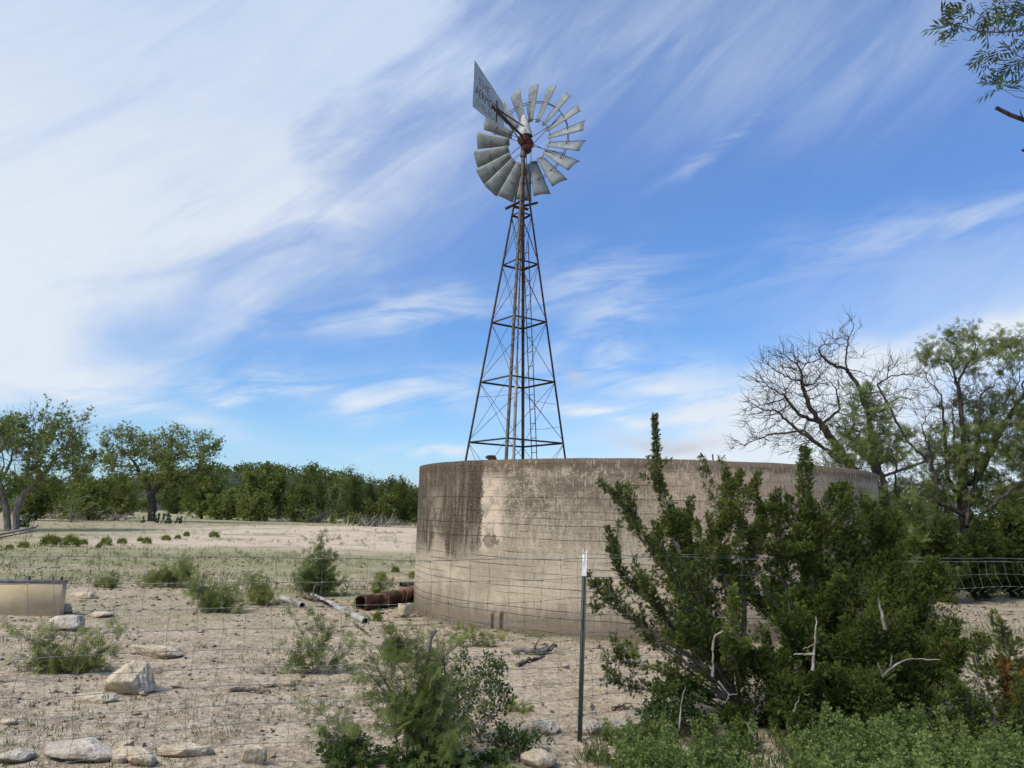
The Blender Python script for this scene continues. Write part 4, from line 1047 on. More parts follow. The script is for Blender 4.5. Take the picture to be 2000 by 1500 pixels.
a, b = ground(-14, 1052), ground(66, 1036); mb = MB(); mb.bar(a+[0, 0, .12], b+[0, 0, .16], .22, .07)
setp(mb.build('fallen_plank', M_dead, loc=a), 'grey plank lying on the ground under the leftmost tree', 'plank')

# ------------------------------------------------------------------ mesquites on the left
b = ground(17, 1037)
E = pxE([(60, 830, 55, 30), (30, 860, 60, 40), (120, 835, 45, 25), (145, 860, 35, 35), (90, 890, 75, 45), (20, 920, 60, 40), (110, 930, 60, 30), (-50, 880, 60, 60), (160, 905, 30, 25), (60, 940, 60, 25)], b[1], 1.0)
tree('mesquite_tree', 'tall spreading mesquite with twin trunks at the left edge', 'tree', b, E, 1, 1300, .25, .30, .011, 6800, MESQ_F, .20, M_mesqfar, M_barkgrey,
     trunk=[[b, at(12, 1000, b[1]), at(5, 960, b[1]), at(0, 930, b[1]-.3)], [b+np.array([.35, 0, 0]), at(30, 1000, b[1]), at(48, 965, b[1]+.2), at(75, 935, b[1])], [at(8, 985, b[1]), at(-30, 950, b[1])]], spread=.26, droop=.35, thr=2.0, skip=.28, di=9, twig=(1000, 1.0, .010))
b = ground(296, 1018)
E = pxE([(235, 862, 35, 25), (290, 880, 40, 25), (360, 862, 45, 22), (330, 895, 65, 40), (385, 885, 32, 35), (260, 900, 50, 35), (230, 905, 40, 30), (330, 930, 80, 35), (270, 940, 60, 30), (380, 930, 45, 35)], b[1])
tree('mesquite_tree', 'rounded mesquite with a single dark trunk in the left middle distance', 'tree', b, E, 2, 1200, .32, .36, .013, 8800, MESQ_F, .26, M_mesqfar, M_bark,
     trunk=[[b, at(298, 985, b[1]), at(296, 965, b[1])], [at(297, 968, b[1]), at(318, 940, b[1]), at(325, 920, b[1])], [at(296, 965, b[1]), at(275, 930, b[1]), at(262, 900, b[1]-.5)]], spread=.34, droop=.35, thr=2.2, skip=.26, di=9, twig=(1000, 1.2, .012))
# ------------------------------------------------------------------ the tree line
kinds = {'mesq': (M_mesqfar, M_bark, MESQ_F, .34, .24), 'oak': (M_oak, M_bark, KITE, .26, .10), 'juniper': (M_jundark, M_bark, SPRIG_F, .34, .08), 'bare': (M_mesqfar, M_barkgrey, MESQ_F, .25, .4)}
TL = [  # px, top, half width, depth, kind, label
 (70, 905, 60, 62, 'mesq', 'olive mesquite thicket tree behind the leftmost mesquite trunk'),
 (175, 902, 45, 66, 'mesq', 'hazy olive tree between the two big mesquites'),
 (140, 955, 50, 60, 'bare', 'grey leafless brushy tree between the two big mesquites'),
 (235, 930, 40, 84, 'mesq', 'low olive tree left of the single-trunk mesquite'),
 (395, 905, 42, 86, 'mesq', 'olive tree just right of the single-trunk mesquite'),
 (445, 935, 42, 84, 'mesq', 'low wide olive tree in the dip of the tree line'),
 (522, 897, 50, 86, 'mesq', 'bright rounded mesquite, tallest in the left half of the tree line'),
 (492, 940, 42, 82, 'mesq', 'low feathery mesquite in front of the bright rounded one'),
 (575, 912, 26, 90, 'juniper', 'dark juniper right of the bright rounded mesquite'),
 (622, 893, 36, 90, 'oak', 'tall ragged oak with gaps of sky near the middle of the tree line'),
 (655, 905, 32, 86, 'bare', 'thin grey bare-limbed tree right of the ragged oak'),
 (590, 945, 36, 84, 'oak', 'brownish low oak under the dark juniper'),
 (690, 896, 30, 90, 'juniper', 'spiky twin-topped juniper right of the bare-limbed tree'),
 (722, 915, 24, 92, 'juniper', 'slim pointed juniper behind the gap in the tree line'),
 (745, 935, 40, 88, 'oak', 'broad dark oak left of the tank edge'),
 (785, 907, 34, 90, 'juniper', 'tall dark juniper beside the tank edge'),
 (825, 912, 30, 92, 'juniper', 'dark juniper partly cut off by the tank edge'),
 (695, 985, 20, 82, 'mesq', 'small bright green bush tree at the foot of the tree line'),
 (650, 992, 16, 82, 'mesq', 'small yellow-green sapling left of the bright bush tree'),
 (600, 990, 34, 80, 'bare', 'grey dead-looking brush at the foot of the tree line'),
 (470, 920, 45, 120, 'juniper', 'far dark juniper behind the dip in the tree line'),
 (345, 920, 45, 125, 'juniper', 'far dark juniper behind the single-trunk mesquite'),
 (655, 930, 50, 115, 'juniper', 'far dark juniper behind the bare-limbed tree'),
 (755, 925, 45, 120, 'juniper', 'far dark juniper behind the broad oak'),
 (420, 962, 46, 100, 'oak', 'dark low oak filling the dip in the tree line'),
 (545, 955, 55, 98, 'oak', 'dark oak behind the bright rounded mesquite'),
 (815, 950, 46, 96, 'oak', 'dark oak at the foot of the junipers by the tank'),
 (250, 958, 56, 100, 'oak', 'dark low oak behind the single-trunk mesquite'),
 (30, 960, 60, 90, 'oak', 'dark low oak behind the leftmost mesquite trunk'),
 (1735, 935, 50, 62, 'oak', 'far oak seen past the right end of the tank'), (1800, 925, 45, 66, 'mesq', 'far olive tree left of the leafy right mesquite'), (1850, 945, 45, 60, 'juniper', 'far juniper behind the stems of the right mesquite'),
 (1930, 930, 55, 64, 'oak', 'far oak right of the stems of the right mesquite'), (2000, 920, 50, 62, 'mesq', 'far olive tree at the right edge under the leaning limb')]
for k, (px, top, hw, Y, kd, lab) in enumerate(TL):
    lm, bm, tm, L, sp = kinds[kd]; r = np.random.default_rng(300+k)
    g = at(px, 1000, Y); b = np.array([g[0], Y, float(gh(g[0], Y))]); by = proj(b)[1]; top = top+r.uniform(-8, 26)*(1 if Y > 75 else 0); hgt = by-top
    if kd == 'juniper':
        E = pxE([(px+hw*.15*r.normal(), top+hgt*.12, hw*.28, hgt*.14), (px-hw*.3, top+hgt*.28, hw*.4, hgt*.16), (px+hw*.35, top+hgt*.33, hw*.45, hgt*.18), (px, top+hgt*.5, hw*.85, hgt*.24), (px, top+hgt*.75, hw*.9, hgt*.24)], Y)
    else:
        E = pxE([(px+hw*.5*r.uniform(-1, 1), top+hgt*.16, hw*.45, hgt*.15), (px-hw*.5, top+hgt*.3*r.uniform(.8, 1.2), hw*.45, hgt*.18), (px+hw*.5, top+hgt*.33*r.uniform(.8, 1.2), hw*.5, hgt*.2), (px, top+hgt*.45, hw*.8, hgt*.25), (px-hw*.3, top+hgt*.72, hw*.7, hgt*.22), (px+hw*.4, top+hgt*.72, hw*.6, hgt*.22)], Y)
    nl = int({'mesq': 3300, 'oak': 4600, 'juniper': 5200, 'bare': 700}[kd]*(hw/40)*(hgt/110))
    tree({'mesq': 'mesquite_tree', 'oak': 'oak_tree', 'juniper': 'juniper_tree', 'bare': 'bare_tree'}[kd], lab, 'tree', b, E, 300+k, 260, .42 if Y < 110 else .6, .16, .022 if kd != 'bare' else .03, nl, tm, L*1.05*Y/88, lm, bm,
         group='trees along the far tree line', spread=.55, droop=.15, thr=6, di=12, skip={'mesq': .28, 'oak': .30, 'juniper': .12, 'bare': .2}[kd], sides=4, zmin=.05)
# dead brush and prickly pear at the tree feet
def brush(name, label, px, py, w, h, n, mt, seed, cat='brush', rr=2.0, up=.5):
    r = np.random.default_rng(seed); b = ground(px, py); s = mpp(b); mb = MB()
    for _ in range(n):
        p = b+np.array([r.normal()*w*.38*s, r.normal()*w*.2*s, 0]); p[2] = gh(p[0], p[1])
        d = unit(np.array([r.normal(), r.normal()*.7, up+abs(r.normal())*.45])); L = h*s*r.uniform(.5, 1.25)
        P = [p, p+d*L*.5+r.normal(size=3)*L*.08, p+d*L+r.normal(size=3)*L*.15]
        mb.tube(P, np.array([1, .7, .25])*rr*s*r.uniform(.35, 1), 4, cap=False)
    return setp(mb.build(name, mt, loc=b, smooth=True), label, cat)
brush('dead_brush_pile', 'tangled heap of grey dead branches between the two big mesquites', 150, 1014, 120, 30, 150, M_barkgrey, 1, rr=1.6, up=.25)
brush('fallen_limb_pile', 'bleached fallen limbs lying left of the single-trunk mesquite', 210, 1013, 70, 22, 60, M_dead, 2, rr=1.4, up=.1)
brush('uprooted_stump', 'grey uprooted stump with splayed roots before the far trees', 725, 1033, 40, 30, 40, M_dead, 3, 'stump', rr=2.2, up=.8)
brush('dead_brush_pile', 'low dark tangle of brush under the far trees near the tank', 770, 1026, 70, 20, 80, M_barkgrey, 4, rr=1.2, up=.3)
brush('dead_brush_pile', 'thin grey brush in front of the brownish oak', 590, 1020, 60, 34, 90, M_barkgrey, 5, rr=1.0, up=.8)
def cactus(label, px, py, w, h, n, seed):
    r = np.random.default_rng(seed); b = ground(px, py); s = mpp(b); t = thing('prickly_pear', label, 'cactus', b)
    for _ in range(n):
        p = b+np.array([r.normal()*w*.36*s, r.normal()*w*.2*s, 0]); p[2] = gh(p[0], p[1])
        mb = MB(); th = np.linspace(0, 2*PI, 11)[:-1]
        for lv in range(r.integers(1, 4)):
            a = r.uniform(0, PI); R = h*s*.22*r.uniform(.7, 1.1); tl = r.normal()*.3
            ex = np.array([math.cos(a), math.sin(a), 0]); ez = unit(np.array([-math.sin(a)*tl, math.cos(a)*tl, 1])); c = p+ez*R
            nn = np.cross(ex, ez); ring = c+R*(.78*np.cos(th)[:, None]*ex+np.sin(th)[:, None]*ez)
            V = np.vstack([ring, c+nn*R*.2, c-nn*R*.2]); mb.add(V, [[i, (i+1) % 10, 10] for i in range(10)]+[[(i+1) % 10, i, 11] for i in range(10)]); p = c+ez*R*.8
        mb.build('pad', M_cactus, t)
cactus('prickly pear clump spreading at the foot of the single-trunk mesquite', 322, 1022, 60, 18, 24, 1)
cactus('dark prickly pear clump right of the leftmost mesquite trunk', 46, 1030, 28, 24, 18, 2)

# ------------------------------------------------------------------ trees at right, behind the tank
WY_ = 18.5
b = at(1790, 1000, WY_); b[2] = float(gh(b[0], b[1]))
T = lambda pts, dy=0.0: [at(x, y, WY_+dy) for x, y in pts]
E = pxE([(1560, 700, 85, 40), (1520, 760, 65, 60), (1490, 800, 50, 45), (1490, 860, 50, 25), (1580, 780, 75, 60), (1460, 875, 30, 12), (1600, 720, 60, 40), (1640, 690, 40, 40), (1650, 650, 16, 30), (1680, 690, 20, 12), (1560, 860, 60, 40), (1620, 830, 60, 60),
         (1690, 800, 60, 70), (1740, 760, 40, 60), (1735, 710, 14, 30), (1640, 910, 50, 30), (1780, 740, 30, 50)], WY_, .9)
tree('dead_tree', 'leafless dark tree leaning left with fine bare twigs above the tank rim', 'tree', b, E, 5, 3000, .085, .135, .0055, 0, MESQ_M, .13, M_mesqnear, M_bark,
     trunk=[[b, *T([(1768, 1050), (1725, 985), (1672, 925), (1640, 880), (1605, 830), (1578, 790), (1565, 745)])],
            [*T([(1660, 905), (1600, 870), (1555, 838), (1520, 805)], -.3)], [*T([(1640, 905), (1570, 840), (1500, 850), (1455, 868), (1432, 872)], -.6)],
            [*T([(1768, 1050), (1730, 960), (1705, 880), (1696, 810), (1680, 760), (1655, 725), (1652, 690), (1660, 655), (1668, 640), (1655, 612)], .4)],
            [*T([(1655, 722), (1625, 712), (1600, 690)], .3)], [*T([(1660, 660), (1682, 638)], .4)],
            [*T([(1812, 900), (1770, 860), (1740, 800), (1712, 750), (1733, 738), (1738, 700)], .8)], [*T([(1768, 1040), (1800, 960), (1812, 900)], .6)],
            [*T([(1605, 830), (1640, 800), (1632, 755)], .2)], [*T([(1600, 826), (1560, 810), (1530, 770)], .2)]],
     di=7, dk=1.5, jit=.24, spread=.10, droop=.3, thr=1.7, skip=.62, sides=7, its=160, twig=(2100, .42, .0052), names=('trunk', 'foliage'))
WZ = 19.5
b2 = at(1890, 1000, WZ); b2[2] = float(gh(b2[0], b2[1])); T2 = lambda pts, dy=0.0: [at(x, y, WZ+dy) for x, y in pts]
E = pxE([(1875, 700, 50, 50), (1880, 660, 30, 22), (1840, 720, 40, 50), (1925, 730, 50, 55), (1970, 700, 45, 45), (2010, 760, 60, 70), (1830, 790, 45, 60), (1880, 800, 70, 70), (1950, 820, 60, 70), (1840, 890, 45, 50), (1990, 880, 50, 50), (1900, 900, 60, 50), (1790, 850, 25, 60), (1820, 960, 50, 35), (1870, 980, 60, 40), (1940, 960, 60, 40), (1790, 990, 40, 40), (2010, 960, 50, 50), (2000, 820, 50, 60)], WZ)
tree('mesquite_tree', 'leafy many-stemmed mesquite at the right edge beyond the fence', 'tree', b2, E, 6, 2600, .10, .20, .0055, 5600, MESQ_M, .125, M_mesqnear, M_bark,
     trunk=[[b2, *T2([(1890, 1040), (1885, 980), (1884, 900), (1880, 820), (1872, 750)])], [*T2([(1890, 1000), (1905, 940), (1912, 850), (1915, 780)], -.3)], [*T2([(1888, 1010), (1850, 930), (1845, 840), (1838, 770)], .3)],
            [*T2([(1890, 1030), (1940, 985), (1990, 945), (2060, 905)], -.6)], [*T2([(1886, 985), (1868, 900), (1860, 800)], .5)], [*T2([(1905, 940), (1930, 890), (1960, 830), (1985, 790)], .2)], [*T2([(1888, 1010), (1832, 980), (1822, 900), (1800, 830)], -.3)]],
     di=7, jit=.28, spread=.10, droop=.35, thr=1.8, skip=.36, twig=(2100, .55, .005), sides=8, its=140)
b3 = at(1722, 1000, 17.2); b3[2] = float(gh(b3[0], b3[1])); T3 = lambda pts, dy=0.0: [at(x, y, 17.2+dy) for x, y in pts]
E = pxE([(1690, 790, 28, 40), (1668, 850, 30, 40), (1720, 850, 30, 60), (1690, 900, 50, 40), (1650, 920, 40, 25), (1760, 900, 30, 60), (1720, 960, 50, 35)], 17.2)
tree('half_bare_mesquite', 'thin half bare mesquite with sparse green wisps just past the right tank edge', 'tree', b3, E, 7, 800, .09, .085, .005, 1500, MESQ_M, .12, M_mesqnear, M_bark,
     trunk=[[b3, *T3([(1725, 1050), (1712, 950), (1698, 850), (1692, 780)])], [*T3([(1725, 1040), (1748, 960), (1752, 860)], .4)], [*T3([(1725, 1050), (1690, 980), (1660, 920)], -.3)]], di=8, spread=.10, droop=.4, thr=2, skip=.34, sides=7, twig=(700, .45, .005))

# ------------------------------------------------------------------ junipers built from plumes of sprigs
def juniper(name, label, base, stems, seed, dens=1.0, M=None, tmpl=None, L=.043, barkM=None, dead=0, group=None, fat=.68, shoot=1.9):
    """stems: (3D path, foliage start fraction, [radius profile in m], bark radius)"""
    r = np.random.default_rng(seed); t = thing(name, label, 'juniper', base, group); mbw, mbf = MB(), MB()
    tm = tmpl or SPRIG
    def plume(Q, prof, n, w=1.0):
        k = len(Q); u = r.random(n)**.9; i = np.minimum((u*(k-1)).astype(int), k-2); fr = (u*(k-1)-i)[:, None]
        c = Q[i]*(1-fr)+Q[i+1]*fr; tg = unit(Q[i+1]-Q[i])
        rad = np.interp(u, np.linspace(0, 1, len(prof)), prof)
        d = rdir(n, r); d = unit(d-tg*np.sum(d*tg, 1, keepdims=True)*.8)
        lump = .22+1.35*(vnoise(c[:, 0]*8+d[:, 0]*1.3, c[:, 2]*8+d[:, 2]*1.5+d[:, 1])+.5)
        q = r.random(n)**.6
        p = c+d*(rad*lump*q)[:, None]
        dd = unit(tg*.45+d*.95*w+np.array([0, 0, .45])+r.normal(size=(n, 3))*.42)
        tint = np.clip(.0+.75*q*r.random(n)+.36*(vnoise(c[:, 0]*4, c[:, 2]*4+c[:, 1]*3)+.5), 0, .95)  # inner sprigs darker: shade within the plume put into the tint
        if dead: tint = np.where((r.random(n) < .5) & (np.linalg.norm(p-dead[0], axis=1) < dead[1]), 1.0, tint)
        mbf.stamp(tm[0], tm[1], p, dd, r.uniform(0, 6.28, n), L*r.uniform(.7, 1.3, n), tint)
    for path, f0, prof, rb in stems:
        Q = smoothpath(path, 22); Q[1:] += np.cumsum(r.normal(size=(21, 3))*.006, 0)
        mbw.tube(Q, rb*np.linspace(1, .16, 22), 6)
        st = int(f0*21); S = Q[st:]; Ls = np.linalg.norm(np.diff(S, axis=0), axis=1).sum()
        n = int(dens*Ls*np.mean(prof)*2*PI*700); plume(S, np.array(prof)*fat, n)
        # side shoots
        for k in range(int(Ls/.062)):
            i = r.integers(0, len(S)-2); a = (i/(len(S)-1)); R = np.interp(a, np.linspace(0, 1, len(prof)), prof)
            d = rdir(1, r)[0]; d = unit(d+.5*unit(S[i+1]-S[i])+np.array([0, 0, .45])); Lk = R*(.55+shoot*r.random()**1.6)
            B = np.array([S[i], S[i]+d*Lk*.6, S[i]+d*Lk+np.array([0, 0, Lk*.15])])
            mbw.tube(B, [rb*.22, rb*.13, rb*.05], 4, cap=False)
            plume(resample(B, 5), [R*.30, R*.36, R*.27, R*.10], int(dens*Lk*R*.5*2*PI*1150*r.uniform(.35, 1.25)))
    for path, f0, prof, rb in stems:                      # thin dead twigs inside
        Q = smoothpath(path, 22)
        for k in range(9 if rb < .05 else 4):
            i = r.integers(3, 17); d = unit(r.normal(size=3)+np.array([0, -.3, .1])); R = np.mean(prof)*r.uniform(.7, 1.5); q1 = Q[i]+d*R*.5; q2 = q1+unit(d+r.normal(size=3)*.5)*R*.6
            mbw.tube([Q[i], q1, q2], [rb*.13, rb*.09, rb*.04], 4, cap=False); mbw.tube([q1, q1+unit(d+r.normal(size=3)*.8)*R*.4], [rb*.07, rb*.03], 3, cap=False)
    mbw.build('trunk', barkM or M_barkgrey, t, smooth=True); mbf.build('foliage', M or M_juniper, t)
    return t
J = 6.55
jb = ground(1437, 1398)
def JP(pts, dy=0.0, dy0=0.0): return [at(x, y, J+dy0+(dy-dy0)*k/(len(pts)-1)) for k, (x, y) in enumerate(pts)]
m_ = mpp(at(1437, 1200, J)); R_ = lambda *a: [q*m_ for q in a]
st = [
 (JP([(1440, 1395), (1425, 1320), (1385, 1210), (1335, 1090), (1300, 985), (1283, 900), (1279, 812)], .45), .42, R_(26, 42, 46, 44, 40, 30, 13, 12, 9, 4), .040),
 (JP([(1430, 1345), (1385, 1245), (1325, 1150), (1262, 1060), (1215, 1000), (1174, 950)], .2), .40, R_(12, 24, 30, 26, 20, 13, 5), .028),
 (JP([(1262, 1065), (1235, 1020), (1214, 975), (1216, 962)], .2, .2), .3, R_(12, 12, 8, 4), .010),
 (JP([(1425, 1330), (1330, 1235), (1255, 1165), (1205, 1105), (1186, 1032)], -.1), .45, R_(14, 22, 24, 20, 20, 7), .026),
 (JP([(1420, 1335), (1300, 1255), (1225, 1205), (1180, 1170), (1154, 1122)], -.3), .5, R_(10, 16, 20, 18, 7), .022),
 (JP([(1180, 1175), (1160, 1190), (1150, 1178)], -.3, -.3), .1, R_(12, 14, 8), .008),
 (JP([(1418, 1345), (1325, 1290), (1262, 1250), (1215, 1205), (1168, 1150)], .15), .45, R_(10, 14, 18, 16, 6), .020),
 (JP([(1410, 1360), (1320, 1325), (1255, 1300), (1205, 1290), (1190, 1230)], .25), .5, R_(10, 16, 18, 16, 6), .018),
 (JP([(1400, 1380), (1310, 1355), (1225, 1345), (1192, 1322)], -.2), .5, R_(14, 20, 22, 10), .016),
 (JP([(1430, 1330), (1395, 1230), (1352, 1130), (1338, 1040), (1348, 962)], .5), .40, R_(24, 34, 32, 26, 20, 16, 6), .026),
 (JP([(1445, 1340), (1430, 1220), (1405, 1100), (1420, 1010), (1452, 935)], .5), .36, R_(26, 40, 46, 46, 34, 26, 10), .034),
 (JP([(1450, 1330), (1450, 1220), (1455, 1120), (1478, 1030), (1492, 985)], .75), .4, R_(26, 40, 42, 34, 14), .028),
 (JP([(1440, 1360), (1395, 1290), (1350, 1235), (1330, 1210)], -.55), .45, R_(20, 34, 34, 16), .016),
 (JP([(1445, 1370), (1440, 1300), (1420, 1250)], -.6), .35, R_(26, 38, 24), .014),
 (JP([(1440, 1395), (1390, 1370), (1340, 1350), (1300, 1340)], -.35), .4, R_(18, 30, 30, 18), .014)]
for q, (ex, ey) in enumerate([(1300, 1190), (1255, 1235), (1365, 1185), (1385, 1085), (1318, 1065), (1250, 1115), (1405, 1160), (1345, 1285), (1275, 1010), (1370, 1020), (1440, 1010), (1290, 1290)]):
    dq = .5*math.sin(q*2.1); st.append((JP([(1430, 1370), (1425+(ex-1425)*.45, 1370+(ey-1370)*.42), (1425+(ex-1425)*.8, 1370+(ey-1370)*.75), (ex, ey)], dq), .42, R_(8, 18, 22, 16, 5), .013))
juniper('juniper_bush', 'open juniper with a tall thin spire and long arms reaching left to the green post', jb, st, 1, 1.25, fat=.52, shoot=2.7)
J = 6.75
jb2 = ground(1600, 1420)
st = [
 (JP([(1600, 1420), (1600, 1250), (1590, 1100), (1584, 980), (1582, 885)], .5), .30, R_(60, 74, 70, 52, 30, 22, 7), .05),
 (JP([(1600, 1400), (1560, 1250), (1530, 1120), (1530, 1030), (1520, 965)], .4), .30, R_(50, 60, 56, 46, 34, 12), .035),
 (JP([(1610, 1400), (1640, 1250), (1650, 1120), (1645, 1020), (1640, 950)], .5), .28, R_(56, 66, 66, 56, 40, 14), .04),
 (JP([(1615, 1400), (1690, 1260), (1725, 1150), (1740, 1060), (1735, 1005)], .3), .30, R_(56, 66, 66, 50, 18), .035),
 (JP([(1620, 1410), (1740, 1300), (1800, 1210), (1830, 1140), (1862, 1110)], .1), .34, R_(50, 58, 50, 40, 16), .03),
 (JP([(1625, 1420), (1760, 1360), (1830, 1300), (1870, 1270)], -.3), .34, R_(54, 60, 50, 20), .028),
 (JP([(1600, 1425), (1700, 1400), (1790, 1380), (1860, 1375)], -.5), .30, R_(56, 62, 56, 30), .026),
 (JP([(1600, 1420), (1640, 1330), (1690, 1260), (1720, 1215)], -.6), .34, R_(56, 62, 52, 26), .026),
 (JP([(1600, 1420), (1590, 1330), (1560, 1260), (1530, 1215)], -.6), .30, R_(54, 60, 46, 18), .026),
 (JP([(1595, 1425), (1530, 1370), (1480, 1310), (1450, 1270)], -.5), .34, R_(46, 54, 46, 18), .024),
 (JP([(1600, 1430), (1570, 1385), (1545, 1330)], -.75), .25, R_(52, 56, 36), .018),
 (JP([(1605, 1430), (1660, 1385), (1700, 1345)], -.75), .25, R_(52, 56, 36), .018),
 (JP([(1590, 1430), (1500, 1400), (1440, 1395), (1400, 1390)], -.45), .32, R_(40, 46, 40, 18), .018),
 (JP([(1640, 1420), (1760, 1330), (1820, 1250), (1850, 1200)], -.1), .36, R_(50, 60, 50, 20), .024)]
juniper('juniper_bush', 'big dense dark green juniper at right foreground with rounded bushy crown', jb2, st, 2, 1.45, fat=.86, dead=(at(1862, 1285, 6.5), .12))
J = 6.0
jb3 = ground(1935, 1420)
st = [(JP([(1935, 1420), (1950, 1350), (1968, 1290), (1972, 1232)], .3), .25, R_(34, 40, 38, 26, 8), .02),
      (JP([(1935, 1420), (1985, 1370), (2010, 1320), (2006, 1290)], .2), .25, R_(30, 36, 30, 12), .016),
      (JP([(1930, 1420), (1920, 1360), (1915, 1300), (1922, 1250)], .1), .25, R_(34, 38, 26, 8), .018),
      (JP([(1930, 1420), (1890, 1390), (1880, 1340)], -.1), .25, R_(34, 38, 20), .016),
      (JP([(1935, 1420), (1975, 1410), (2020, 1390)], -.1), .2, R_(34, 38, 26), .016)]
juniper('juniper_bush', 'small low juniper at the right edge with a few rusty brown sprays', jb3, st, 3, 1.0, dead=(at(1972, 1330, 6.1), .17))
# bare bleached snags poking out of the big juniper are parts of it in life; each snag is one dead branch
def snag(label, pts, Y, seed):
    r = np.random.default_rng(seed); mb = MB(); b = None
    for br, r0 in pts:
        P = [at(x, y, Y) for x, y in br]; b = P[0] if b is None else b
        Q = smoothpath(P, 12); mb.tube(Q+r.normal(size=Q.shape)*.003, r0*np.linspace(1, .35, 12), 6)
    return mb, b
JB = [o for o in COL.objects if o.name.startswith('juniper_bush') and o.parent is None]
for j, par, pts, Y in ((1, 0, [([(1393, 1270), (1391, 1245), (1410, 1232), (1466, 1213)], .012), ([(1393, 1320), (1392, 1260)], .013)], 6.15), (2, 1, [([(1586, 1310), (1592, 1260), (1594, 1205)], .013), ([(1591, 1278), (1550, 1278)], .012), ([(1592, 1258), (1568, 1268)], .006)], 5.95),
                       (3, 1, [([(1725, 1320), (1745, 1300), (1765, 1288), (1834, 1287)], .010), ([(1725, 1322), (1714, 1295)], .010), ([(1740, 1305), (1741, 1278)], .006)], 5.95), (4, 1, [([(1728, 1230), (1722, 1195), (1716, 1170)], .016)], 5.95), (5, 1, [([(1550, 1390), (1560, 1365), (1562, 1360)], .008)], 5.75),
                       (6, 0, [([(1403, 1330), (1424, 1358), (1440, 1356)], .009), ([(1424, 1358), (1418, 1370)], .006)], 5.95), (7, 0, [([(1328, 1420), (1331, 1370), (1339, 1340)], .008)], 5.95), (8, 1, [([(1476, 1447), (1457, 1410)], .008)], 5.75)):
    mb, b = snag('', pts, Y, 40+j); mb.build('bare_branch', M_dead, JB[par], smooth=True)['label'] = 'bleached leafless branch'
# dark junipers behind the cross fence at right
for k, (px, top, hw, Y, lab) in enumerate([(1760, 970, 44, 17.5, 'dark juniper behind the right end of the tank'), (1835, 1000, 50, 17.0, 'dark juniper under the leafy right mesquite'), (1905, 1010, 52, 17.4, 'low dark juniper beneath the leaning limb of the right mesquite'), (1975, 985, 56, 18.2, 'dark juniper thicket at the right edge above the crumpled wire'), (2050, 960, 60, 18.6, 'outermost dark juniper at the right edge')]):
    r = np.random.default_rng(70+k); g = at(px, 1100, Y); b = np.array([g[0], Y, float(gh(g[0], Y))]); by = proj(b)[1]; h = by-top; s = mpp(b); stt = []
    for q in range(9):
        tx = px+hw*r.uniform(-1, 1); ty = top+h*(.55*abs((tx-px)/hw)**1.5+.2*r.random()); yy = Y+r.uniform(-.7, .7)
        stt.append(([b, at((px*1.2+tx*.8)/2, by-h*.35, (Y+yy)/2), at(tx, ty, yy)], .12, [hw*.5*s, hw*.55*s, hw*.42*s, hw*.1*s], .05))
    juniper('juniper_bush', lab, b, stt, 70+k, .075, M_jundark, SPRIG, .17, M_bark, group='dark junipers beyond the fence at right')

# ------------------------------------------------------------------ shrubs
def shrub(name, label, px, py, E, seed, nleaf, L, tmpl=MESQ_M, lm=None, step=.07, natt=220, R=.02, r0=.0028, spread=.035, group=None, dy=0.0, bark=None, stems=4, thr=1.9, skip=.25, droop=.05, cat='bush', jit=.3, trunk=None, shell=0.0):
    b = ground(px, py); r = np.random.default_rng(seed); Y = b[1]+dy
    E = pxE(E, Y, 1.0)
    tr = trunk or []
    if not tr:
        for k in range(stems):
            c = E[k % len(E)][0]; tr.append([b+r.normal(size=3)*[.03, .03, 0], b*.55+c*.45+r.normal(size=3)*.03])
    return tree(name, label, cat, b, E, seed, natt, step, R, r0, nleaf, tmpl, L, lm or M_mesqnear, bark or M_barkgrey, trunk=tr, group=group, di=9, dk=1.4, jit=jit, spread=spread, droop=droop, thr=thr, skip=skip, names=('stems', 'foliage'), sides=5, zmin=.01, shell=shell, twig=(max(24, int(natt*.30)), step*1.7, r0*.75))
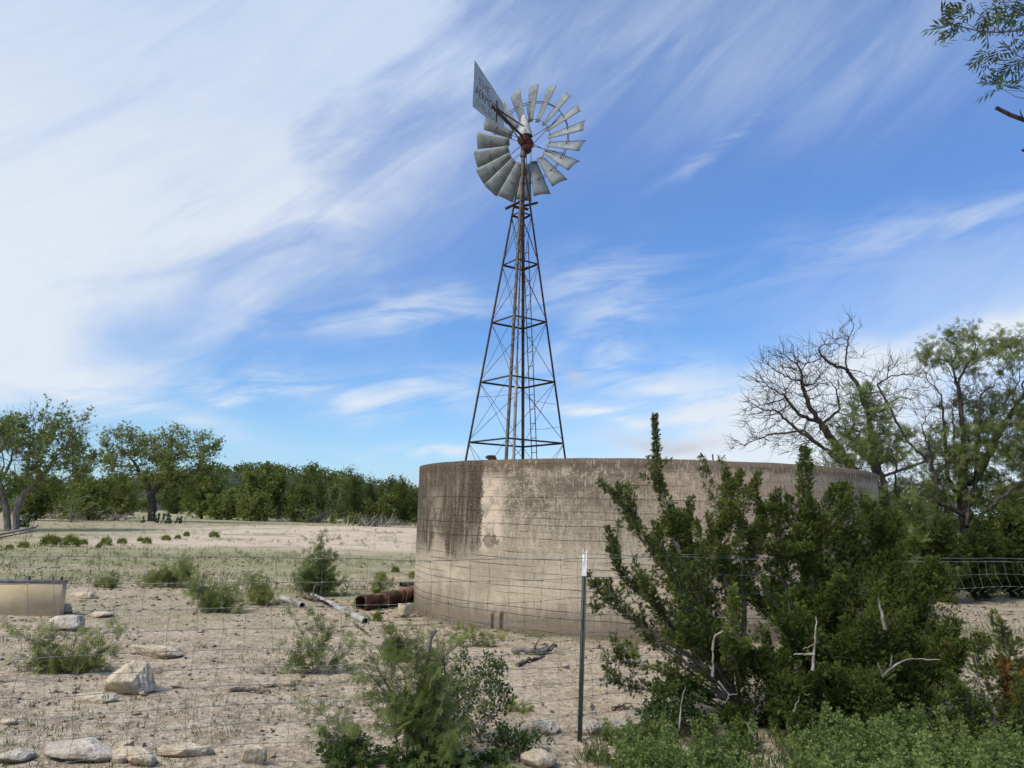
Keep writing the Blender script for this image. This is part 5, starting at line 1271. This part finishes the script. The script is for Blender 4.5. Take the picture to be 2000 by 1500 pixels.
def wispy(name, label, px, py, E, seed, nst, L, lm=None, tmpl=None, group=None, dy=0.0, r0=.0042, side=8, names=('stems', 'foliage'), bark=None, lpn=1.0, droop=.25):
    """thin arching stems fanning up into the volumes E, with short side twigs carrying loose feathery leaves"""
    b = ground(px, py); r = np.random.default_rng(seed+500); Y = b[1]+dy; E = pxE(E, Y); t = thing(name, label, 'bush', b, group)
    tg = ellipsoids(E, max(60, nst*4), r); tg = tg[r.permutation(len(tg))[:nst]]
    mbw, mbf = MB(), MB(); s = mpp(b); LP, LD = [], []
    for q in tg:
        b0 = b+np.array([r.normal(), r.normal()*.7, 0])*min(.10, .10*np.linalg.norm(q-b)); b0[2] = gh(b0[0], b0[1])-.01
        far = q-b0
        if r.random() < .45:                                   # rooted nearer, under its own spray
            b0 = b0+np.array([far[0]*.45, far[1]*.45, 0]); b0[2] = gh(b0[0], b0[1])-.01; far = q-b0
        H = np.linalg.norm(far)
        c1 = b0+far*.35+np.array([0, 0, H*.10])+r.normal(size=3)*H*.07; c2 = b0+far*.72+np.array([0, 0, H*.06])+r.normal(size=3)*H*.07
        P = resample([b0, c1, c2, q, q+unit(far)*H*.10*r.random()], 12); P[1:-1] = .25*P[:-2]+.5*P[1:-1]+.25*P[2:]
        R = r0*r.uniform(.7, 1.5)*(.6+H); mbw.tube(P, np.maximum(R*np.linspace(1, .22, 12), .0010), 5, cap=False)
        for k in range(int(side*r.uniform(.6, 1.3))):
            i = r.integers(3, 11); d = unit(unit(P[i]-P[i-1])*.7+rdir(1, r)[0]*.8+np.array([0, 0, .10])); Ls = (.10+.22*r.random())*min(H, .9)
            T = np.array([P[i], P[i]+d*Ls*.5, P[i]+d*Ls+np.array([0, 0, -Ls*.08])]); mbw.tube(T, [R*.32, R*.22, R*.10], 3, cap=False)
            T = resample(T, max(2, int(Ls/(L*.62*lpn))+1))
            LP += list(T[1:]); LD += [d]*(len(T)-1)
        m = max(3, int(H*.6/(L*.8*lpn))); T = resample(P[4:], m); LP += list(T); LD += [unit(far)]*m
    LP, LD = np.array(LP), np.array(LD); n = len(LP)
    D = unit(LD*.55+rdir(n, r)*.85+np.array([0, 0, -droop])); LP = LP+r.normal(size=(n, 3))*L*.12; g = LP[:, 2] > gh(LP[:, 0], LP[:, 1])+.012
    LP, D = LP[g], D[g]; n = len(LP)
    tint = np.clip(.5*(vnoise(LP[:, 0]*6, LP[:, 2]*6+LP[:, 1]*4)+.5)+.5*r.random(n), 0, .99)
    tm = tmpl or MESQ_M; mbf.stamp(tm[0], tm[1], LP, D, r.uniform(0, 6.28, n), L*r.uniform(.6, 1.25, n), tint)
    mbw.build(names[0], bark or M_barkgrey, t, smooth=True); mbf.build(names[1], lm or M_mesqnear, t)
    return t
# front bush
b = ground(850, 1490); F_ = lambda pts, dy=0.0: [at(x, y, b[1]+dy) for x, y in pts]
wispy('mesquite_bush', 'large feathery mesquite bush in the foreground around a grey cut stem', 850, 1490,
      [(840, 1280, 50, 50), (780, 1310, 65, 50), (880, 1320, 55, 60), (760, 1370, 60, 55), (850, 1380, 85, 60), (800, 1430, 95, 40), (890, 1410, 50, 50), (730, 1310, 35, 35), (850, 1245, 30, 20), (880, 1450, 60, 30), (800, 1400, 80, 60)], 21, 54, .070, M_mesqnear, MESQ_N, dy=-.2, side=8)
mb = MB(); P = smoothpath(F_([(826, 1470), (818, 1370), (832, 1300), (840, 1250), (842, 1232)], -.02), 14); mb.tube(P, np.linspace(.026, .016, 14), 9)
mb.tube(F_([(840, 1250), (846, 1238), (852, 1230)], -.02), [.014, .012, .010], 7); mb.tube(F_([(832, 1300), (822, 1262)], -.02), [.010, .006], 6)
fb = [o for o in COL.objects if o.name.startswith('mesquite_bush')][-1]; mb.build('cut_stem', M_barkgrey, fb, smooth=True)
wispy('mesquite_bush', 'feathery bush low at left of the large front bush, arching over the dirt', 700, 1490, [(640, 1400, 45, 25), (605, 1410, 25, 18), (670, 1440, 45, 35), (700, 1430, 40, 30)], 22, 17, .066, M_mesqnear, MESQ_N)
shrub('evergreen_shrub', 'stiff dark glossy-leaved shrub at the right side of the front bush', 935, 1455, [(945, 1320, 42, 45), (920, 1370, 40, 50), (965, 1360, 25, 45), (940, 1410, 45, 35), (905, 1320, 20, 50), (985, 1380, 18, 30)], 23, 2000, .030, KITE, M_shrub, step=.04, natt=420, R=.016, r0=.0022, spread=.05, skip=.18, droop=-.5, dy=.1)
shrub('leafy_shrub', 'low dark leafy plant right of the front bush beside the pale rocks', 1012, 1478, [(1010, 1452, 45, 25), (1045, 1460, 35, 18), (985, 1450, 25, 22)], 24, 1100, .030, KITE, M_shrub, step=.04, natt=160, R=.010, spread=.05, skip=.1, droop=-.2)
shrub('leafy_shrub', 'bright green leafy plant under the left foot of the front bush', 660, 1492, [(660, 1465, 40, 28), (700, 1475, 50, 22), (750, 1485, 60, 20)], 25, 1300, .034, KITE, M_shrub, step=.04, natt=200, R=.010, spread=.05, skip=.1, droop=-.1)
shrub('leafy_shrub', 'yellow-green broadleaf shrub under the left arm of the open juniper', 1315, 1425, [(1310, 1370, 40, 35), (1290, 1395, 30, 30), (1340, 1390, 35, 35), (1315, 1345, 20, 15)], 26, 1800, .036, KITE, M_shrub, step=.04, natt=240, R=.012, spread=.06, skip=.1, droop=-.2, dy=-.1)
def mq(label, px, py, E, seed, n, L=.11, lm=None, **k): return wispy('mesquite_bush', label, px, py, E, seed, max(8, int(n/46)), L*.66, lm or M_mesqnear, group='feathery bushes on the open dirt')
mq('open feathery bush in the middle of the dirt, right of the boulder', 615, 1315, [(600, 1225, 40, 30), (650, 1225, 35, 25), (620, 1265, 50, 25), (585, 1290, 40, 18), (650, 1290, 40, 22), (610, 1215, 20, 15)], 31, 900, natt=260)
mq('feathery bush between the grey pipe and the front bush', 770, 1290, [(765, 1240, 45, 25), (800, 1240, 40, 25), (745, 1265, 35, 20), (810, 1265, 40, 20)], 32, 950, .12)
mq('bush with twigs behind the big boulder at left', 120, 1312, [(70, 1230, 30, 20), (100, 1265, 60, 30), (60, 1285, 45, 22), (215, 1215, 25, 22), (225, 1250, 25, 35), (180, 1280, 50, 25), (140, 1290, 40, 18), (40, 1215, 30, 14), (195, 1320, 25, 16)], 33, 1800, .11, natt=420, skip=.2)
mq('dense dark grey-green bush in the left middle ground', 335, 1147, [(330, 1112, 38, 24), (360, 1105, 30, 22), (300, 1130, 30, 16), (345, 1130, 50, 16)], 34, 2000, .15, step=.12)
mq('grey-green bush right of the dense dark one', 425, 1196, [(425, 1150, 40, 26), (410, 1175, 45, 18), (445, 1175, 30, 16), (380, 1140, 25, 18)], 35, 1600, .13, step=.1)
mq('dark bush left of the short pipe end', 512, 1182, [(505, 1140, 25, 20), (525, 1155, 25, 24), (490, 1165, 25, 14)], 36, 1250, .13, step=.1)
mq('taller olive bush with one long sprout behind the grey pipe', 620, 1165, [(620, 1108, 42, 30), (590, 1125, 25, 25), (650, 1125, 32, 28), (620, 1145, 55, 18), (618, 1060, 16, 26), (628, 1085, 12, 20)], 37, 2300, .15, lm=M_mesq, step=.12, natt=320)
mq('small green bush between the tall olive bush and the tank', 735, 1163, [(735, 1135, 20, 16), (725, 1150, 22, 12), (750, 1128, 14, 8)], 38, 800, .13, step=.1)
mq('faint low grey bush on the pale ground at left', 205, 1148, [(205, 1130, 26, 12), (220, 1138, 22, 8), (190, 1142, 20, 7)], 39, 600, .13, step=.1, natt=90)
mq('low bush touching the left foot of the tank', 806, 1128, [(812, 1118, 12, 10), (806, 1122, 12, 6)], 40, 320, .13, step=.1, natt=60, lm=M_round)
mq('bright low bush on the dirt left of the post', 1012, 1392, [(1012, 1375, 25, 15), (1025, 1382, 22, 10), (1000, 1383, 18, 9)], 41, 420, .07, natt=90, lm=M_round, step=.04)
mq('yellowish sprig bush before the tank foot right of the cut stem', 920, 1262, [(918, 1238, 16, 20), (945, 1250, 20, 12), (888, 1240, 14, 12), (975, 1250, 14, 16)], 42, 600, .09, natt=120, lm=M_round, step=.06)
mq('little yellow-green bush by the mouth of the rusty pipe', 738, 1212, [(730, 1200, 18, 12), (745, 1196, 14, 10)], 43, 260, .09, natt=60, lm=M_round, step=.06)
mq('sparse seedling in front of the tank near the juniper arms', 1232, 1280, [(1232, 1262, 10, 16)], 44, 80, .08, natt=30, step=.05)
# feathery sapling standing up through the big juniper
b = ground(1735, 1240); 
wispy('mesquite_sapling', 'pale feathery mesquite sapling rising behind the dense juniper', 1735, 1240, [(1700, 1010, 60, 40), (1750, 1030, 45, 30), (1670, 960, 40, 30), (1780, 1060, 25, 40), (1720, 1080, 60, 40), (1640, 975, 30, 20), (1765, 1120, 40, 30)], 45, 46, .11, M_mesqnear, MESQ_M, side=10, r0=.006)

# small round plants on the far flat, one source then copies
def small_plant():
    r = np.random.default_rng(9); mb = MB(); n = 420; d = rdir(n, r); d[:, 2] = abs(d[:, 2]); p = d*np.array([.5, .5, .42])*r.uniform(.4, 1, n)[:, None]
    mb.stamp(SPRIG_F[0], SPRIG_F[1], p, unit(d+[0, 0, .5]), r.uniform(0, 6.28, n), .22*r.uniform(.7, 1.2, n), r.random(n)); return mb.build('low_plant', M_round)
sp0 = small_plant()
for k, (px, py, w, lab) in enumerate([(45, 1070, 20, 'leftmost low green plant in the far row'), (95, 1066, 30, 'wide low green plant, one of the pair left in the far row'), (112, 1060, 14, 'small low plant tucked behind the wide left pair'), (138, 1067, 34, 'widest bright plant in the far row of low plants'), (163, 1064, 16, 'low plant touching the right side of the widest one'), (206, 1066, 22, 'round plant alone right of the widest one in the far row'), (238, 1062, 18, 'small plant left of the close pair in the far row'), (274, 1058, 12, 'left of the close pair of round plants'), (287, 1062, 16, 'right of the close pair of round plants'), (324, 1056, 18, 'low plant midway along the far row under the single-trunk mesquite'), (347, 1053, 12, 'small plant right of the midway plant in the far row'), (364, 1048, 12, 'small far plant at the right end of the upward row'), (418, 1050, 20, 'plant alone on the left slope of the pale rise'), (772, 1118, 16, 'yellow-green plant left of the tank in the grass strip'), (192, 1070, 10, 'tiny low plant before the round one in the far row'), (18, 1072, 14, 'tiny plant on the left edge of the far row')]):
    o = sp0 if k == 0 else sp0.copy()
    if k: COL.objects.link(o)
    p = ground(px, py); s = w*mpp(p); o.location = p; o.scale = (s, s, s*(1.3+.2*(k % 3))); o.rotation_euler.z = k*1.3
    setp(o, lab, 'plant', 'low green plants on the far flat')

# ------------------------------------------------------------------ weeds and grass (uncountable)
def weeds():
    r = np.random.default_rng(15); mb = MB(); n = 0
    def plant(px, py, hpx, tint, big=1.0):
        b = ground(px, py); h = hpx*mpp(b)
        for s in range(r.integers(2, 5)):
            d = unit(np.array([r.normal()*.3, r.normal()*.3, 1])); hh = h*r.uniform(.6, 1.1)
            mb.tube([b, b+d*hh], [.0028, .0016], 3, .3, cap=False)
            k = int(hh/.040)+2; t = np.linspace(.12, 1.0, k)[:, None]; p = b+d*hh*t
            mb.stamp(OVATE[0], OVATE[1], p, unit(np.repeat(d[None], k, 0)+r.normal(size=(k, 3))*.2), r.uniform(0, 6.28, k), .058*big*(1.15-.5*t[:, 0])*r.uniform(.7, 1.2, k), np.clip(tint+r.normal(size=k)*.18, 0, .96))
    for _ in range(760):
        px = r.uniform(1560, 2080); lo = np.interp(px, [1560, 1700, 1850, 2000, 2080], [1500, 1462, 1430, 1405, 1400]); py = lo+(1600-lo)*r.random()**.8
        plant(px, py, r.uniform(30, 68)*(.5+1.1*_perm[int(px*.11) & 255, int(py*.16) & 255]), r.uniform(.2, .9))
    for _ in range(170):
        px = r.uniform(1180, 1560); py = r.uniform(1440, 1560)
        if 1480 < px < 1570 and py < 1545 and py > 1462: continue
        if r.random() < .35 and px < 1300: continue
        plant(px, py, r.uniform(18, 60), r.uniform(.2, .8), .9)
    for _ in range(70): plant(r.uniform(640, 1010), r.uniform(1488, 1560), r.uniform(15, 38), r.uniform(0, .45), .9)
    for _ in range(30): plant(r.uniform(1560, 1760), r.uniform(1440, 1480), r.uniform(40, 85), r.uniform(.4, .8))
    setp(mb.build('weed_patch', M_weed), 'mass of grey-green round-leaved weeds along the lower right', 'weeds', None, 'stuff')
weeds()
def grass():
    r = np.random.default_rng(16); mb = MB()
    def tufts(n, X, Y, blades, h0, h1, tint, sp=.03):
        k = len(X); rep = np.repeat(np.arange(k), blades); m = len(rep)
        p = np.stack([X[rep]+r.normal(size=m)*sp, Y[rep]+r.normal(size=m)*sp, np.zeros(m)], 1); p[:, 2] = gh(p[:, 0], p[:, 1])-.005
        d = unit(np.stack([r.normal(size=m)*.45, r.normal(size=m)*.45, np.ones(m)], 1))
        mb.stamp(KNARROW[0], KNARROW[1], p, d, r.uniform(0, 6.28, m), r.uniform(h0, h1, m), np.clip(tint[rep]+r.normal(size=m)*.12, 0, 1))
    n = 9000; Y = 9*(75/9)**r.random(n); X = Y*r.uniform(-.75, .8, n)
    den = fbm(X*.14, Y*.35, 4)+.35*np.exp(-((Y-24)/4)**2)+.1; ok = (den > r.uniform(-.1, .6, n)) & (np.hypot(X-TC[0], Y-TC[1]) > TR+.05); X, Y = X[ok], Y[ok]
    tufts(0, X, Y, 9, .05, .19, r.uniform(.2, .95, len(X)), .07)
    n = 2600; Y = 5.0*(12/5.0)**r.random(n); X = Y*r.uniform(-.72, .75, n); ok = (vnoise(X*.8, Y*.8) > .12) & (np.hypot(X-TC[0], Y-TC[1]) > TR+.05); X, Y = X[ok], Y[ok]
    tufts(0, X, Y, 12, .018, .065, r.uniform(.1, .8, len(X)), .025)
    q = [ground(px, py) for px, py in zip(r.uniform(1130, 1780, 260), r.uniform(1440, 1540, 260))]
    tufts(0, np.array([a[0] for a in q]), np.array([a[1] for a in q]), 14, .03, .13, r.uniform(.0, .7, 260), .03)
    a = r.uniform(-1.6, 1.4, 340); rr = TR+.08+abs(r.normal(size=340))*.22
    tufts(0, TC[0]+rr*np.sin(a), TC[1]-rr*np.cos(a), 8, .02, .06, r.uniform(.0, .5, 340), .04)
    setp(mb.build('grass', M_grass), 'short sparse green grass over the flat', 'grass', None, 'stuff')
KNARROW = kites([((0, 0, 0), (0, 1, 0), 1, .085)])
grass()
# one yellow flower and a pale upright weed
p = ground(1196, 1497); t = thing('yellow_flower', 'single yellow flower on a thin stem at the bottom edge right of the post', 'flower', p)
mb = MB(); mb.tube([p, p+[.005, 0, .045]], .0025, 5); mb.build('stem', M_shrub, t); mb = MB(); mb.stamp(KITE[0], KITE[1], np.repeat([p+[.005, 0, .045]], 9, 0), unit(np.array([[math.cos(a), math.sin(a), .5] for a in np.arange(9)*.7])), np.zeros(9), .022, .5); mb.build('petals', M_yellow, t)

# ------------------------------------------------------------------ overhanging tree at the upper right
OY = 7.0
tb = np.array([at(2420, 600, OY+.6)[0], OY+.6, 0.]); tb[2] = float(gh(tb[0], tb[1])); O = lambda pts, dy=0.0: [at(x, y, OY+dy) for x, y in pts]
t = thing('overhanging_tree', 'tree out of frame whose leafy branches hang into the upper right corner', 'tree', tb)
fork = O([(2330, 250)], .4)[0]; fork2 = O([(2260, 60)], .3)[0]
mb = MB(); mb.tube(smoothpath([tb-[0, 0, .1], tb*.5+fork*.5+[.1, .1, 0], fork, fork2, fork2+[.2, .3, 1.5]], 20), np.linspace(.17, .06, 20), 10)
tw = [([fork2, *O([(2080, 45), (2000, 57), (1960, 66), (1920, 68), (1885, 55), (1845, 42)])], .016), ([*O([(1920, 68), (1895, 80), (1880, 76)])], .005), (O([(1960, 66), (1935, 48), (1915, 28), (1890, 18)]), .007), (O([(1925, 66), (1895, 50), (1880, 40)]), .005),
      ([fork2, *O([(2080, 20), (2010, 40), (1965, 18), (1940, -10)])], .012), ([fork2, *O([(2060, -20), (1980, 8), (1920, 10), (1905, -25)])], .010), (O([(2000, 30), (1975, 30), (1945, 40)]), .006), (O([(2010, 38), (1990, 10), (1975, -20)]), .006),
      ([fork, *O([(2100, 150), (2020, 130), (1990, 112), (1965, 98), (1960, 90)])], .011), (O([(1990, 115), (1958, 128), (1932, 118), (1915, 112)]), .006), ([fork, *O([(2090, 180), (2010, 150), (1985, 146), (1968, 160)])], .009),
      ([fork, *O([(2100, 200), (2000, 168), (1975, 172), (1962, 165)])], .008), (O([(2040, 190), (2000, 178), (1960, 176)]), .005), (O([(2030, 198), (1985, 190), (1955, 172)]), .005), (O([(2030, 135), (2000, 120), (1985, 122)]), .005)]
for P, r0 in tw:
    Q = smoothpath(P, 14); mb.tube(Q, r0*np.linspace(1, .35, 14), 6)
mb.build('trunk', M_barkgrey, t, smooth=True)
mb = MB(); Q = smoothpath([fork, *O([(2120, 250), (2040, 243), (1995, 238), (1970, 226), (1952, 214), (1945, 210)])], 16); mb.tube(Q, np.linspace(.05, .018, 16), 8); mb.tube(O([(2000, 236), (1994, 222), (1992, 214)]), [.008, .006, .003], 5)
mb.tube(O([(2080, 320), (2020, 305), (1996, 292)]), [.02, .018, .012], 6); mb.tube([Q[2], *O([(2120, 300), (2078, 322)])], [.03, .025, .02], 6); mb.build('dead_limb', M_bark, t, smooth=True)
r = np.random.default_rng(33); P, D = [], []
for cx, cy, rx, ry, n in [(1838, 38, 14, 10, 7), (1853, 50, 14, 14, 10), (1882, 22, 16, 14, 14), (1878, 45, 14, 8, 7), (1880, 68, 14, 8, 9), (1895, 6, 16, 10, 9), (1940, 38, 22, 16, 26), (1925, 45, 12, 10, 8), (1945, 6, 14, 10, 9), (1975, 0, 14, 12, 7), (1985, 35, 16, 14, 12), (2000, 12, 10, 20, 10), (1920, 112, 12, 8, 9), (1935, 102, 14, 9, 11), (1955, 90, 12, 8, 7), (1985, 112, 14, 10, 12), (1995, 90, 8, 14, 7), (1966, 135, 14, 14, 14), (1955, 150, 14, 14, 14), (1962, 160, 10, 10, 7), (1950, 168, 10, 8, 7), (1995, 115, 10, 10, 7), (2030, 60, 40, 60, 40), (2050, 150, 40, 50, 30)]:
    for _ in range(int(n*.62)):
        p = at(cx+rx*r.normal()*.6, cy+ry*r.normal()*.6, OY+r.normal()*.08); P.append(p); D.append(unit(np.array([-.5+r.normal()*.6, r.normal()*.6, -.35+r.normal()*.5])))
mb = MB(); mb.stamp(LANCE[0], LANCE[1], P, D, r.uniform(0, 6.28, len(P)), r.uniform(.09, .15, len(P)), r.random(len(P))); mb.build('leaves', M_pinn, t)
print('verts', sum(len(o.data.vertices) for o in COL.objects if o.type == 'MESH'), 'objects', len(COL.objects))
